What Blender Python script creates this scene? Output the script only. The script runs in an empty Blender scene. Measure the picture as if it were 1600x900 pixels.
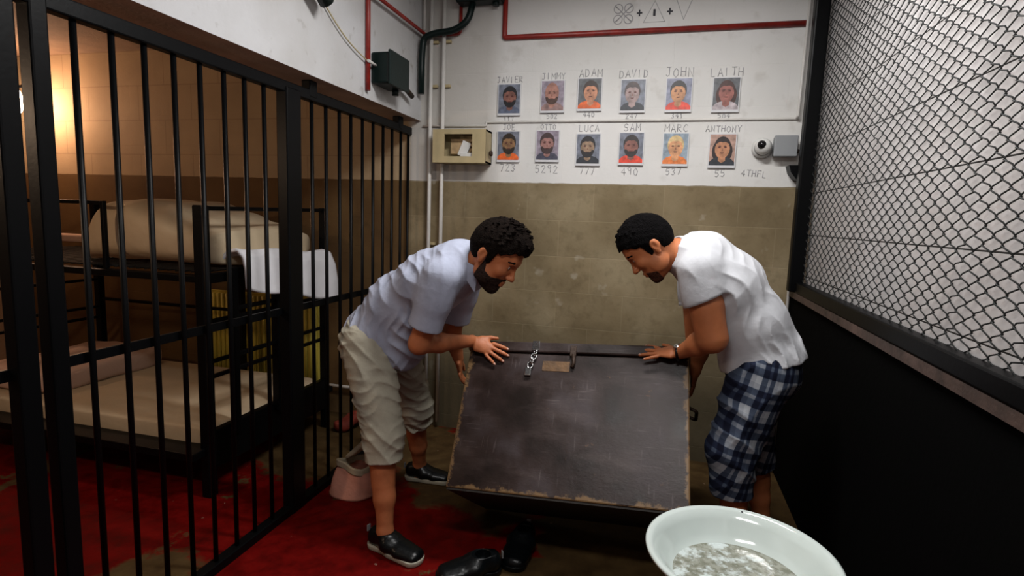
import bpy, bmesh, math, random
import numpy as np
from mathutils import Vector, Matrix, Quaternion
random.seed(7); np.random.seed(7)
C = bpy.context.scene.collection
PI = math.pi

# ------------------------------------------------------------------ camera
F_PX = 876.0
_y, _p, _r = math.radians(14.7), math.radians(7.22), math.radians(1.99)
CF = Vector((-math.sin(_y)*math.cos(_p), math.cos(_y)*math.cos(_p), -math.sin(_p)))
_rt = Vector((math.cos(_y), math.sin(_y), 0)); _up = _rt.cross(CF)
CR = _rt*math.cos(_r) + _up*math.sin(_r)
CU = -_rt*math.sin(_r) + _up*math.cos(_r)
CC = Vector((0, 0, 1.5))
cam = bpy.data.cameras.new('camera'); cam.sensor_width = 36; cam.lens = F_PX/1600*36; cam.clip_start = 0.05
camo = bpy.data.objects.new('camera', cam); C.objects.link(camo)
camo.matrix_world = Matrix(((CR.x, CU.x, -CF.x, CC.x), (CR.y, CU.y, -CF.y, CC.y), (CR.z, CU.z, -CF.z, CC.z), (0, 0, 0, 1)))
bpy.context.scene.camera = camo

def ray(x, y): return CF + CR*((x-800)/F_PX) - CU*((y-450)/F_PX)
def at(x, y, Y):                      # point of the room seen at a pixel of the photo, at depth Y
    r = ray(x, y); return CC + r*(Y/r.y)
def atx(x, y, X):
    r = ray(x, y); return CC + r*(X/r.x)
def atz(x, y, Z):
    r = ray(x, y); return CC + r*((Z-CC.z)/r.z)

# ------------------------------------------------------------------ light and exposure
sc = bpy.context.scene
sc.view_settings.view_transform = 'Standard'; sc.view_settings.look = 'None'
sc.view_settings.gamma = 1; sc.view_settings.use_curve_mapping = False
sc.view_settings.exposure = 0.45
w = bpy.data.worlds.new('world'); sc.world = w; w.use_nodes = True
w.node_tree.nodes['Background'].inputs[0].default_value = (0.6, 0.65, 0.8, 1)
w.node_tree.nodes['Background'].inputs[1].default_value = 0.004

def area(name, loc, sx, sy, power, col, aim=(0, 0, -1)):
    l = bpy.data.lights.new(name, 'AREA'); l.shape = 'RECTANGLE'; l.size = sx; l.size_y = sy
    l.energy = power; l.color = col
    o = bpy.data.objects.new(name, l); C.objects.link(o); o.location = loc
    o.rotation_euler = Vector(aim).to_track_quat('-Z', 'Y').to_euler()
    return o
area('ceiling_lamp_light', (-0.15, 2.10, 2.92), 0.9, 0.22, 37, (1.0, 0.985, 0.97))
area('ceiling_lamp_light', (-0.15, 0.2, 2.92), 0.9, 0.22, 22, (1.0, 0.985, 0.97))
pl = bpy.data.lights.new('cell_lamp_light', 'POINT'); pl.energy = 14; pl.color = (1.0, 0.57, 0.35); pl.shadow_soft_size = 0.06
CELL_LAMP = Vector((-4.88, 3.36, 2.24))
plo = bpy.data.objects.new('cell_lamp_light', pl); C.objects.link(plo); plo.location = CELL_LAMP
BULB = Vector((-2.95, 0.55, 1.98))
pl2 = bpy.data.lights.new('bulb_light', 'POINT'); pl2.energy = 21; pl2.color = (1.0, 0.70, 0.47); pl2.shadow_soft_size = 0.05
plo2 = bpy.data.objects.new('bulb_light', pl2); C.objects.link(plo2); plo2.location = BULB - Vector((0, 0, 0.07))

# ------------------------------------------------------------------ materials
def mat(name, col=(0.5, 0.5, 0.5), rough=0.6, metal=0.0, spec=0.5, bump=0.0, bscale=60, var=0.0, vscale=8, var2=None, emit=None, coat=0.0, sss=0.0):
    m = bpy.data.materials.new(name); m.use_nodes = True
    nt = m.node_tree; b = nt.nodes['Principled BSDF']
    b.inputs['Base Color'].default_value = (*col, 1); b.inputs['Roughness'].default_value = rough
    b.inputs['Metallic'].default_value = metal; b.inputs['Specular IOR Level'].default_value = spec
    b.inputs['Coat Weight'].default_value = coat
    if sss:
        b.inputs['Subsurface Weight'].default_value = sss
        b.inputs['Subsurface Radius'].default_value = (0.012, 0.005, 0.003); b.inputs['Subsurface Scale'].default_value = 1.0
    if emit:
        b.inputs['Emission Color'].default_value = (*emit[:3], 1); b.inputs['Emission Strength'].default_value = emit[3]
    tc = nt.nodes.new('ShaderNodeTexCoord')
    if var or var2:
        n = nt.nodes.new('ShaderNodeTexNoise'); n.inputs['Scale'].default_value = vscale; n.inputs['Detail'].default_value = 5
        nt.links.new(tc.outputs['Object'], n.inputs['Vector'])
        cr = nt.nodes.new('ShaderNodeValToRGB'); cr.color_ramp.elements[0].position = 0.3; cr.color_ramp.elements[1].position = 0.7
        c2 = var2 if var2 else tuple(min(1, c*(1+var)) for c in col)
        c1 = col if var2 else tuple(c*(1-var) for c in col)
        cr.color_ramp.elements[0].color = (*c1, 1); cr.color_ramp.elements[1].color = (*c2, 1)
        nt.links.new(n.outputs['Fac'], cr.inputs['Fac']); nt.links.new(cr.outputs['Color'], b.inputs['Base Color'])
    if bump:
        n2 = nt.nodes.new('ShaderNodeTexNoise'); n2.inputs['Scale'].default_value = bscale; n2.inputs['Detail'].default_value = 4
        nt.links.new(tc.outputs['Object'], n2.inputs['Vector'])
        bp = nt.nodes.new('ShaderNodeBump'); bp.inputs['Strength'].default_value = bump; bp.inputs['Distance'].default_value = 0.01
        nt.links.new(n2.outputs['Fac'], bp.inputs['Height']); nt.links.new(bp.outputs['Normal'], b.inputs['Normal'])
    return m

class NT:
    """small helper for writing node graphs"""
    def __init__(s, name, rough=0.7, spec=0.4):
        s.m = bpy.data.materials.new(name); s.m.use_nodes = True; s.t = s.m.node_tree
        s.b = s.t.nodes['Principled BSDF']; s.b.inputs['Roughness'].default_value = rough
        s.b.inputs['Specular IOR Level'].default_value = spec
        s.tc = s.t.nodes.new('ShaderNodeTexCoord')
    def put(s, sock, v):
        if isinstance(v, bpy.types.NodeSocket): s.t.links.new(v, sock)
        elif isinstance(v, tuple) and len(v) == 3 and sock.type == 'RGBA': sock.default_value = (*v, 1)
        else: sock.default_value = v
    def math(s, op, a, b=0.0, c=0.0):
        n = s.t.nodes.new('ShaderNodeMath'); n.operation = op
        for i, v in enumerate((a, b, c)): s.put(n.inputs[i], v)
        return n.outputs[0]
    def mix(s, f, a, b):
        n = s.t.nodes.new('ShaderNodeMix'); n.data_type = 'RGBA'
        s.put(n.inputs[0], f); s.put(n.inputs[6], a); s.put(n.inputs[7], b); return n.outputs[2]
    def xyz(s, v=None):
        n = s.t.nodes.new('ShaderNodeSeparateXYZ'); s.t.links.new(v or s.tc.outputs['Object'], n.inputs[0]); return n.outputs
    def comb(s, x, y, z):
        n = s.t.nodes.new('ShaderNodeCombineXYZ')
        for i, v in enumerate((x, y, z)): s.put(n.inputs[i], v)
        return n.outputs[0]
    def noise(s, scale, detail=4, vec=None, rough=0.5):
        n = s.t.nodes.new('ShaderNodeTexNoise'); n.inputs['Scale'].default_value = scale
        n.inputs['Detail'].default_value = detail; n.inputs['Roughness'].default_value = rough
        s.t.links.new(vec or s.tc.outputs['Object'], n.inputs['Vector']); return n.outputs['Fac']
    def ramp(s, f, stops):
        n = s.t.nodes.new('ShaderNodeValToRGB'); cr = n.color_ramp
        while len(cr.elements) < len(stops): cr.elements.new(0.5)
        for e, (p, c) in zip(cr.elements, stops): e.position = p; e.color = (*c, 1) if len(c) == 3 else c
        s.put(n.inputs[0], f); return n.outputs[0]
    def step(s, v, a, b):
        n = s.t.nodes.new('ShaderNodeMapRange'); n.clamp = True
        s.put(n.inputs[0], v); n.inputs[1].default_value = a; n.inputs[2].default_value = b; return n.outputs[0]
    def brick(s, vec, w, h, mortar, c1, c2, cm, off=0.5, smooth=0.1, scale=1.0):
        n = s.t.nodes.new('ShaderNodeTexBrick'); n.offset = off
        s.t.links.new(vec, n.inputs['Vector']); n.inputs['Scale'].default_value = scale
        s.put(n.inputs['Color1'], c1); s.put(n.inputs['Color2'], c2); s.put(n.inputs['Mortar'], cm)
        n.inputs['Mortar Size'].default_value = mortar; n.inputs['Mortar Smooth'].default_value = smooth
        n.inputs['Brick Width'].default_value = w; n.inputs['Row Height'].default_value = h
        return n.outputs['Color'], n.outputs['Fac']
    def color(s, v): s.put(s.b.inputs['Base Color'], v)
    def rough(s, v): s.put(s.b.inputs['Roughness'], v)
    def bump(s, h, st=0.3, dist=0.01):
        n = s.t.nodes.new('ShaderNodeBump'); n.inputs['Strength'].default_value = st; n.inputs['Distance'].default_value = dist
        s.put(n.inputs['Height'], h); s.t.links.new(n.outputs[0], s.b.inputs['Normal'])

# back wall: painted white above, bare tan concrete blocks below, in the cell cream over dark brown
g = NT('back_wall_paint', 0.75, 0.25)
x, y, z = g.xyz()
bv = g.comb(x, g.math('SUBTRACT', z, 1.72-0.232*6), 0.0)
n1 = g.noise(3.0, 6); n2 = g.noise(40, 4); n3 = g.noise(1.1, 4)
stone_a = g.ramp(n1, [(0.25, (0.135, 0.098, 0.050)), (0.5, (0.225, 0.172, 0.098)), (0.75, (0.31, 0.25, 0.155))])
stone_a = g.mix(g.math('MULTIPLY', g.step(g.noise(16, 7, None, 0.7), 0.5, 0.75), 0.45), stone_a, (0.085, 0.062, 0.030))
stone_a = g.mix(g.math('MULTIPLY', g.step(g.noise(7, 3), 0.66, 0.72), 0.5), stone_a, (0.42, 0.38, 0.30))
stone_b = g.mix(0.22, stone_a, (0.10, 0.078, 0.04))
bc, bf = g.brick(bv, 0.43, 0.232, 0.0028, stone_a, stone_b, g.mix(0.22, stone_a, (0.33, 0.28, 0.18)), 0.5, 0.4)
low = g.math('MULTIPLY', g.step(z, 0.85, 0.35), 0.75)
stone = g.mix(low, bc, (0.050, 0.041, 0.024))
paint = g.mix(g.step(n3, 0.42, 0.68), (0.68, 0.67, 0.655), (0.60, 0.59, 0.565))
paint = g.mix(g.math('MULTIPLY', g.step(g.noise(9, 6), 0.60, 0.75), 0.3), paint, (0.34, 0.31, 0.27))
edge = g.math('ADD', 1.722, g.math('MULTIPLY', g.math('SUBTRACT', g.noise(12, 3), 0.5), 0.012))
upr = g.step(g.math('SUBTRACT', z, edge), 0.0, 0.006)
# left of the notice area the paint is thinner and greyer
grey = g.step(x, -1.04, -1.16)
paint2 = g.mix(g.math('MULTIPLY', grey, 0.55), paint, (0.38, 0.35, 0.31))
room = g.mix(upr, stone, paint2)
ccream = g.mix(g.step(n1, 0.3, 0.7), (0.36, 0.27, 0.17), (0.45, 0.34, 0.21))
cc2, _ = g.brick(bv, 0.5, 0.26, 0.004, ccream, g.mix(0.1, ccream, (0.3, 0.2, 0.12)), g.mix(0.35, ccream, (0.15, 0.08, 0.05)), 0.5, 0.4)
cbrown = g.ramp(n1, [(0.3, (0.085, 0.045, 0.018)), (0.7, (0.15, 0.09, 0.035))])
cell = g.mix(upr, cbrown, cc2)
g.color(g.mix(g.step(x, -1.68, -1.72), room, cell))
hgt = g.math('ADD', g.math('MULTIPLY', n2, 0.4), g.math('ADD', g.math('MULTIPLY', n1, 0.8), g.math('MULTIPLY', bf, g.math('SUBTRACT', -0.5, g.math('MULTIPLY', upr, -0.3)))))
g.bump(hgt, 0.35, 0.008)
M_BACK = g.m

# right wall: white painted block courses with dark open joints
g = NT('painted_block', 0.7, 0.3)
x, y, z = g.xyz()
bv = g.comb(y, g.math('SUBTRACT', z, 0.06), 0.0)
n1 = g.noise(5, 5); n2 = g.noise(60, 4)
c1 = g.mix(g.step(n1, 0.35, 0.7), (0.60, 0.575, 0.57), (0.50, 0.475, 0.47))
bc, bf = g.brick(bv, 50.0, 0.2325, 0.0026, c1, c1, (0.02, 0.018, 0.016), 0.0, 0.15)
g.color(bc); g.bump(g.math('SUBTRACT', g.math('MULTIPLY', n2, 0.35), bf), 0.5, 0.006)
M_RIGHT = g.m

# plaster of the beam
g = NT('white_plaster', 0.7, 0.3)
n1 = g.noise(2.2, 5); n2 = g.noise(35, 5)
c = g.mix(g.step(n1, 0.4, 0.72), (0.54, 0.54, 0.55), (0.44, 0.43, 0.42))
c = g.mix(g.math('MULTIPLY', g.step(g.noise(14, 6), 0.63, 0.74), 0.5), c, (0.25, 0.22, 0.19))
g.color(c); g.bump(g.math('ADD', n2, g.math('MULTIPLY', n1, 2.0)), 0.3, 0.008)
M_BEAM = g.m
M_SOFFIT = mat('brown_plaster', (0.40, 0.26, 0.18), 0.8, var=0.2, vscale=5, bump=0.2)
M_CEIL = mat('ceiling_plaster', (0.42, 0.40, 0.38), 0.8, var=0.08, bump=0.15)
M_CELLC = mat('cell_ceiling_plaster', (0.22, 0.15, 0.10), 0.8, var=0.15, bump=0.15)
M_WARM = mat('cell_wall_plaster', (0.34, 0.23, 0.14), 0.8, var=0.15, bump=0.15)

# floor: worn red paint over concrete
g = NT('red_floor_paint', 0.4, 0.08)
x, y, z = g.xyz()
n1 = g.noise(2.0, 7, None, 0.6); n2 = g.noise(9, 6, None, 0.65); n3 = g.noise(50, 4)
red = g.ramp(n2, [(0.3, (0.050, 0.0008, 0.0005)), (0.55, (0.115, 0.0013, 0.0008)), (0.8, (0.155, 0.004, 0.002))])
con = g.ramp(n2, [(0.3, (0.035, 0.019, 0.008)), (0.7, (0.085, 0.052, 0.020))])
wear = g.step(g.math('ADD', n1, g.math('MULTIPLY', g.math('SUBTRACT', n2, 0.5), 0.35)), 0.575, 0.60)
def blob(cx, cy, r, amp=0.28):
    d = g.math('SQRT', g.math('ADD', g.math('POWER', g.math('SUBTRACT', x, cx), 2.0), g.math('POWER', g.math('SUBTRACT', y, cy), 2.0)))
    return g.step(g.math('ADD', d, g.math('MULTIPLY', g.math('SUBTRACT', n2, 0.5), amp)), r+0.02, r-0.02)
for q in ((-0.88, 2.62, 0.30), (-1.0, 3.15, 0.50), (-1.5, 3.3, 0.3), (-0.3, 1.98, 0.36), (-0.62, 2.12, 0.15), (-1.9, 1.70, 0.16), (-1.95, 2.95, 0.38), (-2.05, 3.4, 0.4), (-3.6, 2.9, 0.5), (0.2, 2.6, 0.7), (0.5, 3.15, 0.75), (0.0, 3.3, 0.6)):
    wear = g.math('MAXIMUM', wear, blob(*q))
keep = g.math('MAXIMUM', 0.0, 0.0)
for q in ((-1.0, 1.75, 0.24), (-1.3, 2.2, 0.36), (-2.6, 1.9, 0.55), (-0.98, 2.30, 0.27)):
    keep = g.math('MAXIMUM', keep, blob(*q, 0.2))
wear = g.math('MULTIPLY', wear, g.math('SUBTRACT', 1.0, keep))
chips = g.step(g.noise(26, 3), 0.735, 0.75)
col = g.mix(wear, red, con)
col = g.mix(g.math('MULTIPLY', chips, g.step(n1, 0.45, 0.6)), col, (0.30, 0.20, 0.15))
g.color(col); g.rough(g.ramp(n2, [(0.3, (0.5,)*3), (0.7, (0.75,)*3)])); g.bump(g.math('ADD', n2, g.math('MULTIPLY', n3, 0.3)), 0.25, 0.006)
M_FLOOR = g.m

M_BLACK = mat('black_enamel', (0.0018, 0.002, 0.0024), 0.4, spec=0.12, bump=0.04)
M_BPANEL = mat('matt_black_paint', (0.0012, 0.0012, 0.0012), 0.9, spec=0.04, bump=0.1)
M_LEDGE = mat('scuffed_ledge', (0.03, 0.02, 0.016), 0.6, var2=(0.10, 0.062, 0.05), vscale=9, bump=0.2)
M_WIRE = mat('dark_wire', (0.02, 0.022, 0.022), 0.45, metal=0.5, spec=0.4)
M_REDPIPE = mat('red_conduit_paint', (0.23, 0.016, 0.011), 0.45, var=0.25, vscale=20, bump=0.1)
M_WPIPE = mat('white_conduit', (0.58, 0.56, 0.53), 0.5, var=0.08)
M_GREEN = mat('dark_green_metal', (0.003, 0.010, 0.009), 0.42, spec=0.25, bump=0.1)
M_BEIGE = mat('beige_plastic', (0.42, 0.34, 0.19), 0.5, var=0.1)
M_BEIGED = mat('beige_plastic_inside', (0.40, 0.27, 0.14), 0.6, var=0.3, vscale=30)
M_GREY = mat('grey_plastic', (0.235, 0.245, 0.255), 0.5)
M_WHITE = mat('white_plastic', (0.62, 0.62, 0.60), 0.4)
M_LENS = mat('black_lens', (0.004, 0.004, 0.005), 0.1)
M_PENCIL = mat('marker_grey', (0.34, 0.335, 0.35), 0.8)
M_INK = mat('marker_dark', (0.05, 0.05, 0.06), 0.8)
M_CHROME = mat('worn_chrome', (0.62, 0.64, 0.64), 0.18, metal=1.0, bump=0.1, bscale=120)
M_RUST = mat('rusty_iron', (0.035, 0.018, 0.010), 0.6, metal=0.4, bump=0.3)
M_ENAMEL = mat('white_enamel', (0.52, 0.585, 0.56), 0.12, spec=0.6, coat=0.5, var=0.05, vscale=4)
M_MATT = mat('beige_ticking', (0.52, 0.41, 0.27), 0.85, var=0.08, vscale=3, bump=0.25, bscale=25)
M_SHEET = mat('white_sheet', (0.78, 0.77, 0.80), 0.85, var=0.05, bump=0.35, bscale=14)
M_PINKB = mat('pale_pink_blanket', (0.55, 0.38, 0.30), 0.85, bump=0.3)
M_YEL = mat('yellow_ribbed_paint', (0.58, 0.48, 0.08), 0.6, var=0.12, vscale=5)
M_BAGP = mat('pink_bag_cloth', (0.62, 0.27, 0.19), 0.8, var=0.15, vscale=12, bump=0.4, bscale=25)
M_BAGC = mat('cream_bag_cloth', (0.42, 0.35, 0.24), 0.8, var=0.15, vscale=12, bump=0.4, bscale=25)
M_REDC = mat('red_cloth', (0.20, 0.022, 0.008), 0.8, var=0.3, bump=0.5, bscale=20)
M_LAMP = mat('glowing_lamp_glass', (0.9, 0.8, 0.7), 0.4, emit=(1.0, 0.72, 0.5, 22))
M_TUBE = mat('glowing_tube', (0.9, 0.9, 0.9), 0.4, emit=(1.0, 0.98, 0.95, 9))
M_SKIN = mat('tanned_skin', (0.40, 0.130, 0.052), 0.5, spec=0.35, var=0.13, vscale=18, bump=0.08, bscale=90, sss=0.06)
M_SKINL = mat('lighter_skin', (0.44, 0.148, 0.058), 0.5, spec=0.35, var=0.12, vscale=14, bump=0.08, bscale=90, sss=0.06)  # slightly lighter skin tone, for the man on the right
M_HAIR = mat('dark_brown_hair', (0.0065, 0.004, 0.003), 0.8, spec=0.05, var=0.5, vscale=60, bump=1.0, bscale=230)
M_HAIR2 = mat('black_hair', (0.003, 0.0025, 0.0028), 0.8, spec=0.05, var=0.4, vscale=60, bump=1.0, bscale=230)
M_BEARD = mat('dark_beard', (0.020, 0.009, 0.006), 0.7, spec=0.2, var=0.5, vscale=90, bump=0.8, bscale=160)
M_STUB_SHADE = mat('stubble_and_chin_shade', (0.060, 0.022, 0.013), 0.7, spec=0.2, var=0.5, vscale=90, bump=0.5, bscale=200)  # some stubble, but mostly the chin's shadow put into the colour
M_EYE = mat('eye_white', (0.45, 0.42, 0.40), 0.2)
M_SHIRTB = mat('pale_blue_cotton', (0.34, 0.365, 0.46), 0.85, spec=0.15, var=0.05, vscale=30, bump=0.18, bscale=45)
M_SHIRTW = mat('white_pique_cotton', (0.50, 0.51, 0.54), 0.85, spec=0.15, var=0.03, vscale=30, bump=0.15, bscale=45)
M_KHAKI = mat('khaki_cotton', (0.36, 0.335, 0.265), 0.85, spec=0.15, var=0.1, vscale=14, bump=0.3, bscale=35)
M_BUTTON = mat('button_white', (0.6, 0.6, 0.6), 0.4)
M_LEATHER = mat('black_leather', (0.0022, 0.003, 0.0036), 0.3, spec=0.3, bump=0.15, bscale=60)
M_SOLE = mat('pale_rubber_sole', (0.36, 0.34, 0.27), 0.6, var=0.1)
M_LACE = mat('black_lace', (0.008, 0.008, 0.009), 0.7)

# plaid
g = NT('plaid_cotton', 0.85, 0.15)
x, y, z = g.xyz()
u = g.math('ADD', x, g.math('MULTIPLY', y, 0.35)); u = g.math('ADD', u, g.math('MULTIPLY', z, -0.30))
u = g.math('ADD', u, g.math('MULTIPLY', g.noise(6, 2), 0.02))
v = g.math('ADD', z, g.math('MULTIPLY', x, 0.22)); v = g.math('ADD', v, g.math('MULTIPLY', g.noise(5, 2), 0.025))
def bands(t, per, ph):
    f = g.math('FRACT', g.math('ADD', g.math('DIVIDE', t, per), ph))
    return g.ramp(f, [(0.0, (0.9,)*3), (0.22, (0.85,)*3), (0.25, (0.12,)*3), (0.47, (0.12,)*3), (0.50, (0.55,)*3), (0.60, (0.55,)*3), (0.63, (0.05,)*3), (0.80, (0.05,)*3), (0.83, (0.75,)*3)])
f = g.math('MULTIPLY', g.math('ADD', bands(u, 0.085, 0.1), bands(v, 0.13, 0.35)), 0.5)
g.color(g.ramp(f, [(0.05, (0.004, 0.005, 0.014)), (0.32, (0.012, 0.017, 0.038)), (0.58, (0.065, 0.085, 0.125)), (0.9, (0.36, 0.38, 0.41))]))
g.bump(g.noise(40, 4), 0.25, 0.008)
M_PLAID = g.m

# chest wood (object space of the chest: x across, y up the front, z out of the front)
g = NT('worn_dark_wood', 0.5, 0.32)
x, y, z = g.xyz()
st = g.t.nodes.new('ShaderNodeMapping'); st.inputs['Scale'].default_value = (1.0, 3.0, 3.0)
g.t.links.new(g.tc.outputs['Object'], st.inputs[0])
n1 = g.noise(3, 6, st.outputs[0], 0.6); n2 = g.noise(14, 6, None, 0.7); n3 = g.noise(4.0, 5); n4 = g.noise(70, 3, st.outputs[0])
c = g.ramp(n3, [(0.36, (0.010, 0.0050, 0.0035)), (0.50, (0.024, 0.013, 0.011)), (0.64, (0.046, 0.034, 0.036))])
c = g.mix(g.math('MULTIPLY', g.step(n1, 0.50, 0.74), 0.4), c, (0.105, 0.078, 0.072))
sc1 = g.t.nodes.new('ShaderNodeMapping'); sc1.inputs['Scale'].default_value = (2.0, 26.0, 10.0); g.t.links.new(g.tc.outputs['Object'], sc1.inputs[0])
sc2 = g.t.nodes.new('ShaderNodeMapping'); sc2.inputs['Scale'].default_value = (22.0, 2.5, 10.0); g.t.links.new(g.tc.outputs['Object'], sc2.inputs[0])
scr = g.math('MAXIMUM', g.step(g.noise(3, 5, sc1.outputs[0]), 0.62, 0.68), g.step(g.noise(3, 5, sc2.outputs[0]), 0.63, 0.69))
c = g.mix(g.math('MULTIPLY', g.math('MULTIPLY', scr, g.step(n3, 0.40, 0.60)), 0.30), c, (0.16, 0.13, 0.13))
c = g.mix(g.math('MULTIPLY', g.step(n2, 0.66, 0.72), 0.55), c, (0.16, 0.075, 0.028))
ed = g.math('MINIMUM', g.math('MINIMUM', x, g.math('SUBTRACT', 1.0, x)), y)
ew = g.step(g.math('SUBTRACT', ed, g.math('MULTIPLY', g.math('SUBTRACT', n2, 0.42), 0.13)), 0.008, -0.004)
ew = g.math('MULTIPLY', ew, g.step(z, -0.05, -0.01))
c = g.mix(g.math('MULTIPLY', ew, 0.8), c, (0.21, 0.125, 0.055))
g.color(c); g.rough(g.ramp(n3, [(0.3, (0.30,)*3), (0.7, (0.46,)*3)]))
g.bump(g.math('ADD', g.math('ADD', n2, g.math('MULTIPLY', n1, 0.5)), g.math('MULTIPLY', n4, 0.2)), 0.30, 0.004)
M_WOOD = g.m
M_SCAR = mat('bare_wood_patch', (0.12, 0.062, 0.024), 0.7, var=0.4, vscale=20, bump=0.3)
M_WOODIN = mat('chest_underside', (0.010, 0.007, 0.005), 0.8, var=0.3, bump=0.3)

# ------------------------------------------------------------------ objects and meshes
def tag(o, label=None, cat=None, group=None, kind=None):
    if label: o['label'] = label
    if cat: o['category'] = cat
    if group: o['group'] = group
    if kind: o['kind'] = kind
    return o
def empty(name, loc=(0, 0, 0), label=None, cat=None, group=None, mw=None):
    o = bpy.data.objects.new(name, None); C.objects.link(o); o.empty_display_size = 0.05
    if mw is not None: o.matrix_world = mw
    else: o.location = loc
    return tag(o, label, cat, group)

class MB:
    """collects shapes into one mesh (several materials by index)"""
    def __init__(s): s.v = []; s.f = []; s.m = []; s.sm = []
    def add(s, vs, fs, mi=0, smooth=False):
        b = len(s.v); s.v += [tuple(p) for p in vs]
        for q in fs: s.f.append([b+i for i in q]); s.m.append(mi); s.sm.append(smooth)
    def box(s, c, d, mi=0, R=None, bev=0.0):
        c = Vector(c); hx, hy, hz = d[0]/2, d[1]/2, d[2]/2
        if bev <= 0:
            vs = [Vector((sx*hx, sy*hy, sz*hz)) for sx in (-1, 1) for sy in (-1, 1) for sz in (-1, 1)]
            fs = [(0, 1, 3, 2), (4, 6, 7, 5), (0, 4, 5, 1), (2, 3, 7, 6), (0, 2, 6, 4), (1, 5, 7, 3)]
        else:
            bm = bmesh.new(); bmesh.ops.create_cube(bm, size=1)
            for v in bm.verts: v.co = Vector((v.co.x*d[0], v.co.y*d[1], v.co.z*d[2]))
            bmesh.ops.bevel(bm, geom=bm.edges[:], offset=bev, segments=2, affect='EDGES', profile=0.5)
            vs = [v.co.copy() for v in bm.verts]; fs = [[v.index for v in f.verts] for f in bm.faces]; bm.free()
        if R is not None: vs = [R @ v for v in vs]
        s.add([c+v for v in vs], fs, mi)
    def tube(s, pts, r, n=8, mi=0, cap=True, closed=False, smooth=True):
        pts = [Vector(p) for p in pts]; L = len(pts)
        rs = r if isinstance(r, (list, tuple)) else [r]*L
        rings = []; prev = None
        for i in range(L):
            a = pts[i-1] if (i > 0 or closed) else pts[i]; b = pts[(i+1) % L] if (i < L-1 or closed) else pts[i]
            t = (b-a).normalized()
            if prev is None:
                u = t.orthogonal().normalized()
            else:
                u = (prev - t*prev.dot(t)).normalized()
            prev = u; w_ = t.cross(u)
            rings.append([pts[i] + (u*math.cos(2*PI*k/n) + w_*math.sin(2*PI*k/n))*rs[i] for k in range(n)])
        vs = [p for q in rings for p in q]; fs = []
        for i in range(L if closed else L-1):
            j = (i+1) % L
            for k in range(n): fs.append((i*n+k, i*n+(k+1) % n, j*n+(k+1) % n, j*n+k))
        s.add(vs, fs, mi, smooth)
        if cap and not closed:
            s.add(rings[0], [tuple(range(n-1, -1, -1))], mi); s.add(rings[-1], [tuple(range(n))], mi)
    def lathe(s, prof, c=(0, 0, 0), n=48, mi=0, R=None, smooth=True):
        vs = []; c = Vector(c)
        for (r, z_) in prof:
            for k in range(n):
                p = Vector((r*math.cos(2*PI*k/n), r*math.sin(2*PI*k/n), z_))
                vs.append(c + (R @ p if R is not None else p))
        fs = [(i*n+k, i*n+(k+1) % n, (i+1)*n+(k+1) % n, (i+1)*n+k) for i in range(len(prof)-1) for k in range(n)]
        s.add(vs, fs, mi, smooth)
    def ball(s, c, r, mi=0, n=16, sc=(1, 1, 1), R=None):
        prof = [(max(1e-5, math.sin(PI*i/n))*1.0, -math.cos(PI*i/n)) for i in range(n+1)]
        vs = []; c = Vector(c); m = n*2
        for (a, b) in prof:
            for k in range(m):
                p = Vector((a*math.cos(2*PI*k/m)*r*sc[0], a*math.sin(2*PI*k/m)*r*sc[1], b*r*sc[2]))
                vs.append(c + (R @ p if R is not None else p))
        s.add(vs, [(i*m+k, i*m+(k+1) % m, (i+1)*m+(k+1) % m, (i+1)*m+k) for i in range(n) for k in range(m)], mi, True)
    def prism(s, poly, h, M_=None, mi=0):
        """poly in xy, extruded 0..h along z"""
        n = len(poly); vs = [Vector((p[0], p[1], 0)) for p in poly] + [Vector((p[0], p[1], h)) for p in poly]
        if M_ is not None: vs = [M_ @ v for v in vs]
        s.add(vs, [tuple(range(n-1, -1, -1)), tuple(range(n, 2*n))] + [(i, (i+1) % n, n+(i+1) % n, n+i) for i in range(n)], mi)
    def build(s, name, mats, parent=None, local=False):
        me = bpy.data.meshes.new(name); me.from_pydata(s.v, [], s.f); me.update()
        mats = mats if isinstance(mats, (list, tuple)) else [mats]
        for m in mats: me.materials.append(m)
        me.polygons.foreach_set('material_index', s.m); me.polygons.foreach_set('use_smooth', s.sm)
        bm = bmesh.new(); bm.from_mesh(me); bmesh.ops.remove_doubles(bm, verts=bm.verts, dist=1e-6)
        bmesh.ops.recalc_face_normals(bm, faces=bm.faces); bm.to_mesh(me); bm.free()
        o = bpy.data.objects.new(name, me); C.objects.link(o)
        if parent is not None:
            o.parent = parent
            if not local: o.matrix_parent_inverse = parent.matrix_basis.inverted()
        return o
def thing(mb, name, mats, label, cat, group=None): return tag(mb.build(name, mats), label, cat, group)
def struct(mb, name, mats, parent=None):
    o = mb.build(name, mats, parent)
    if parent is None: o['kind'] = 'structure'
    return o
def box1(name, lo, hi, m, parent=None):
    b = MB(); lo, hi = Vector(lo), Vector(hi); b.box((lo+hi)/2, hi-lo); return struct(b, name, m, parent)

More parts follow.
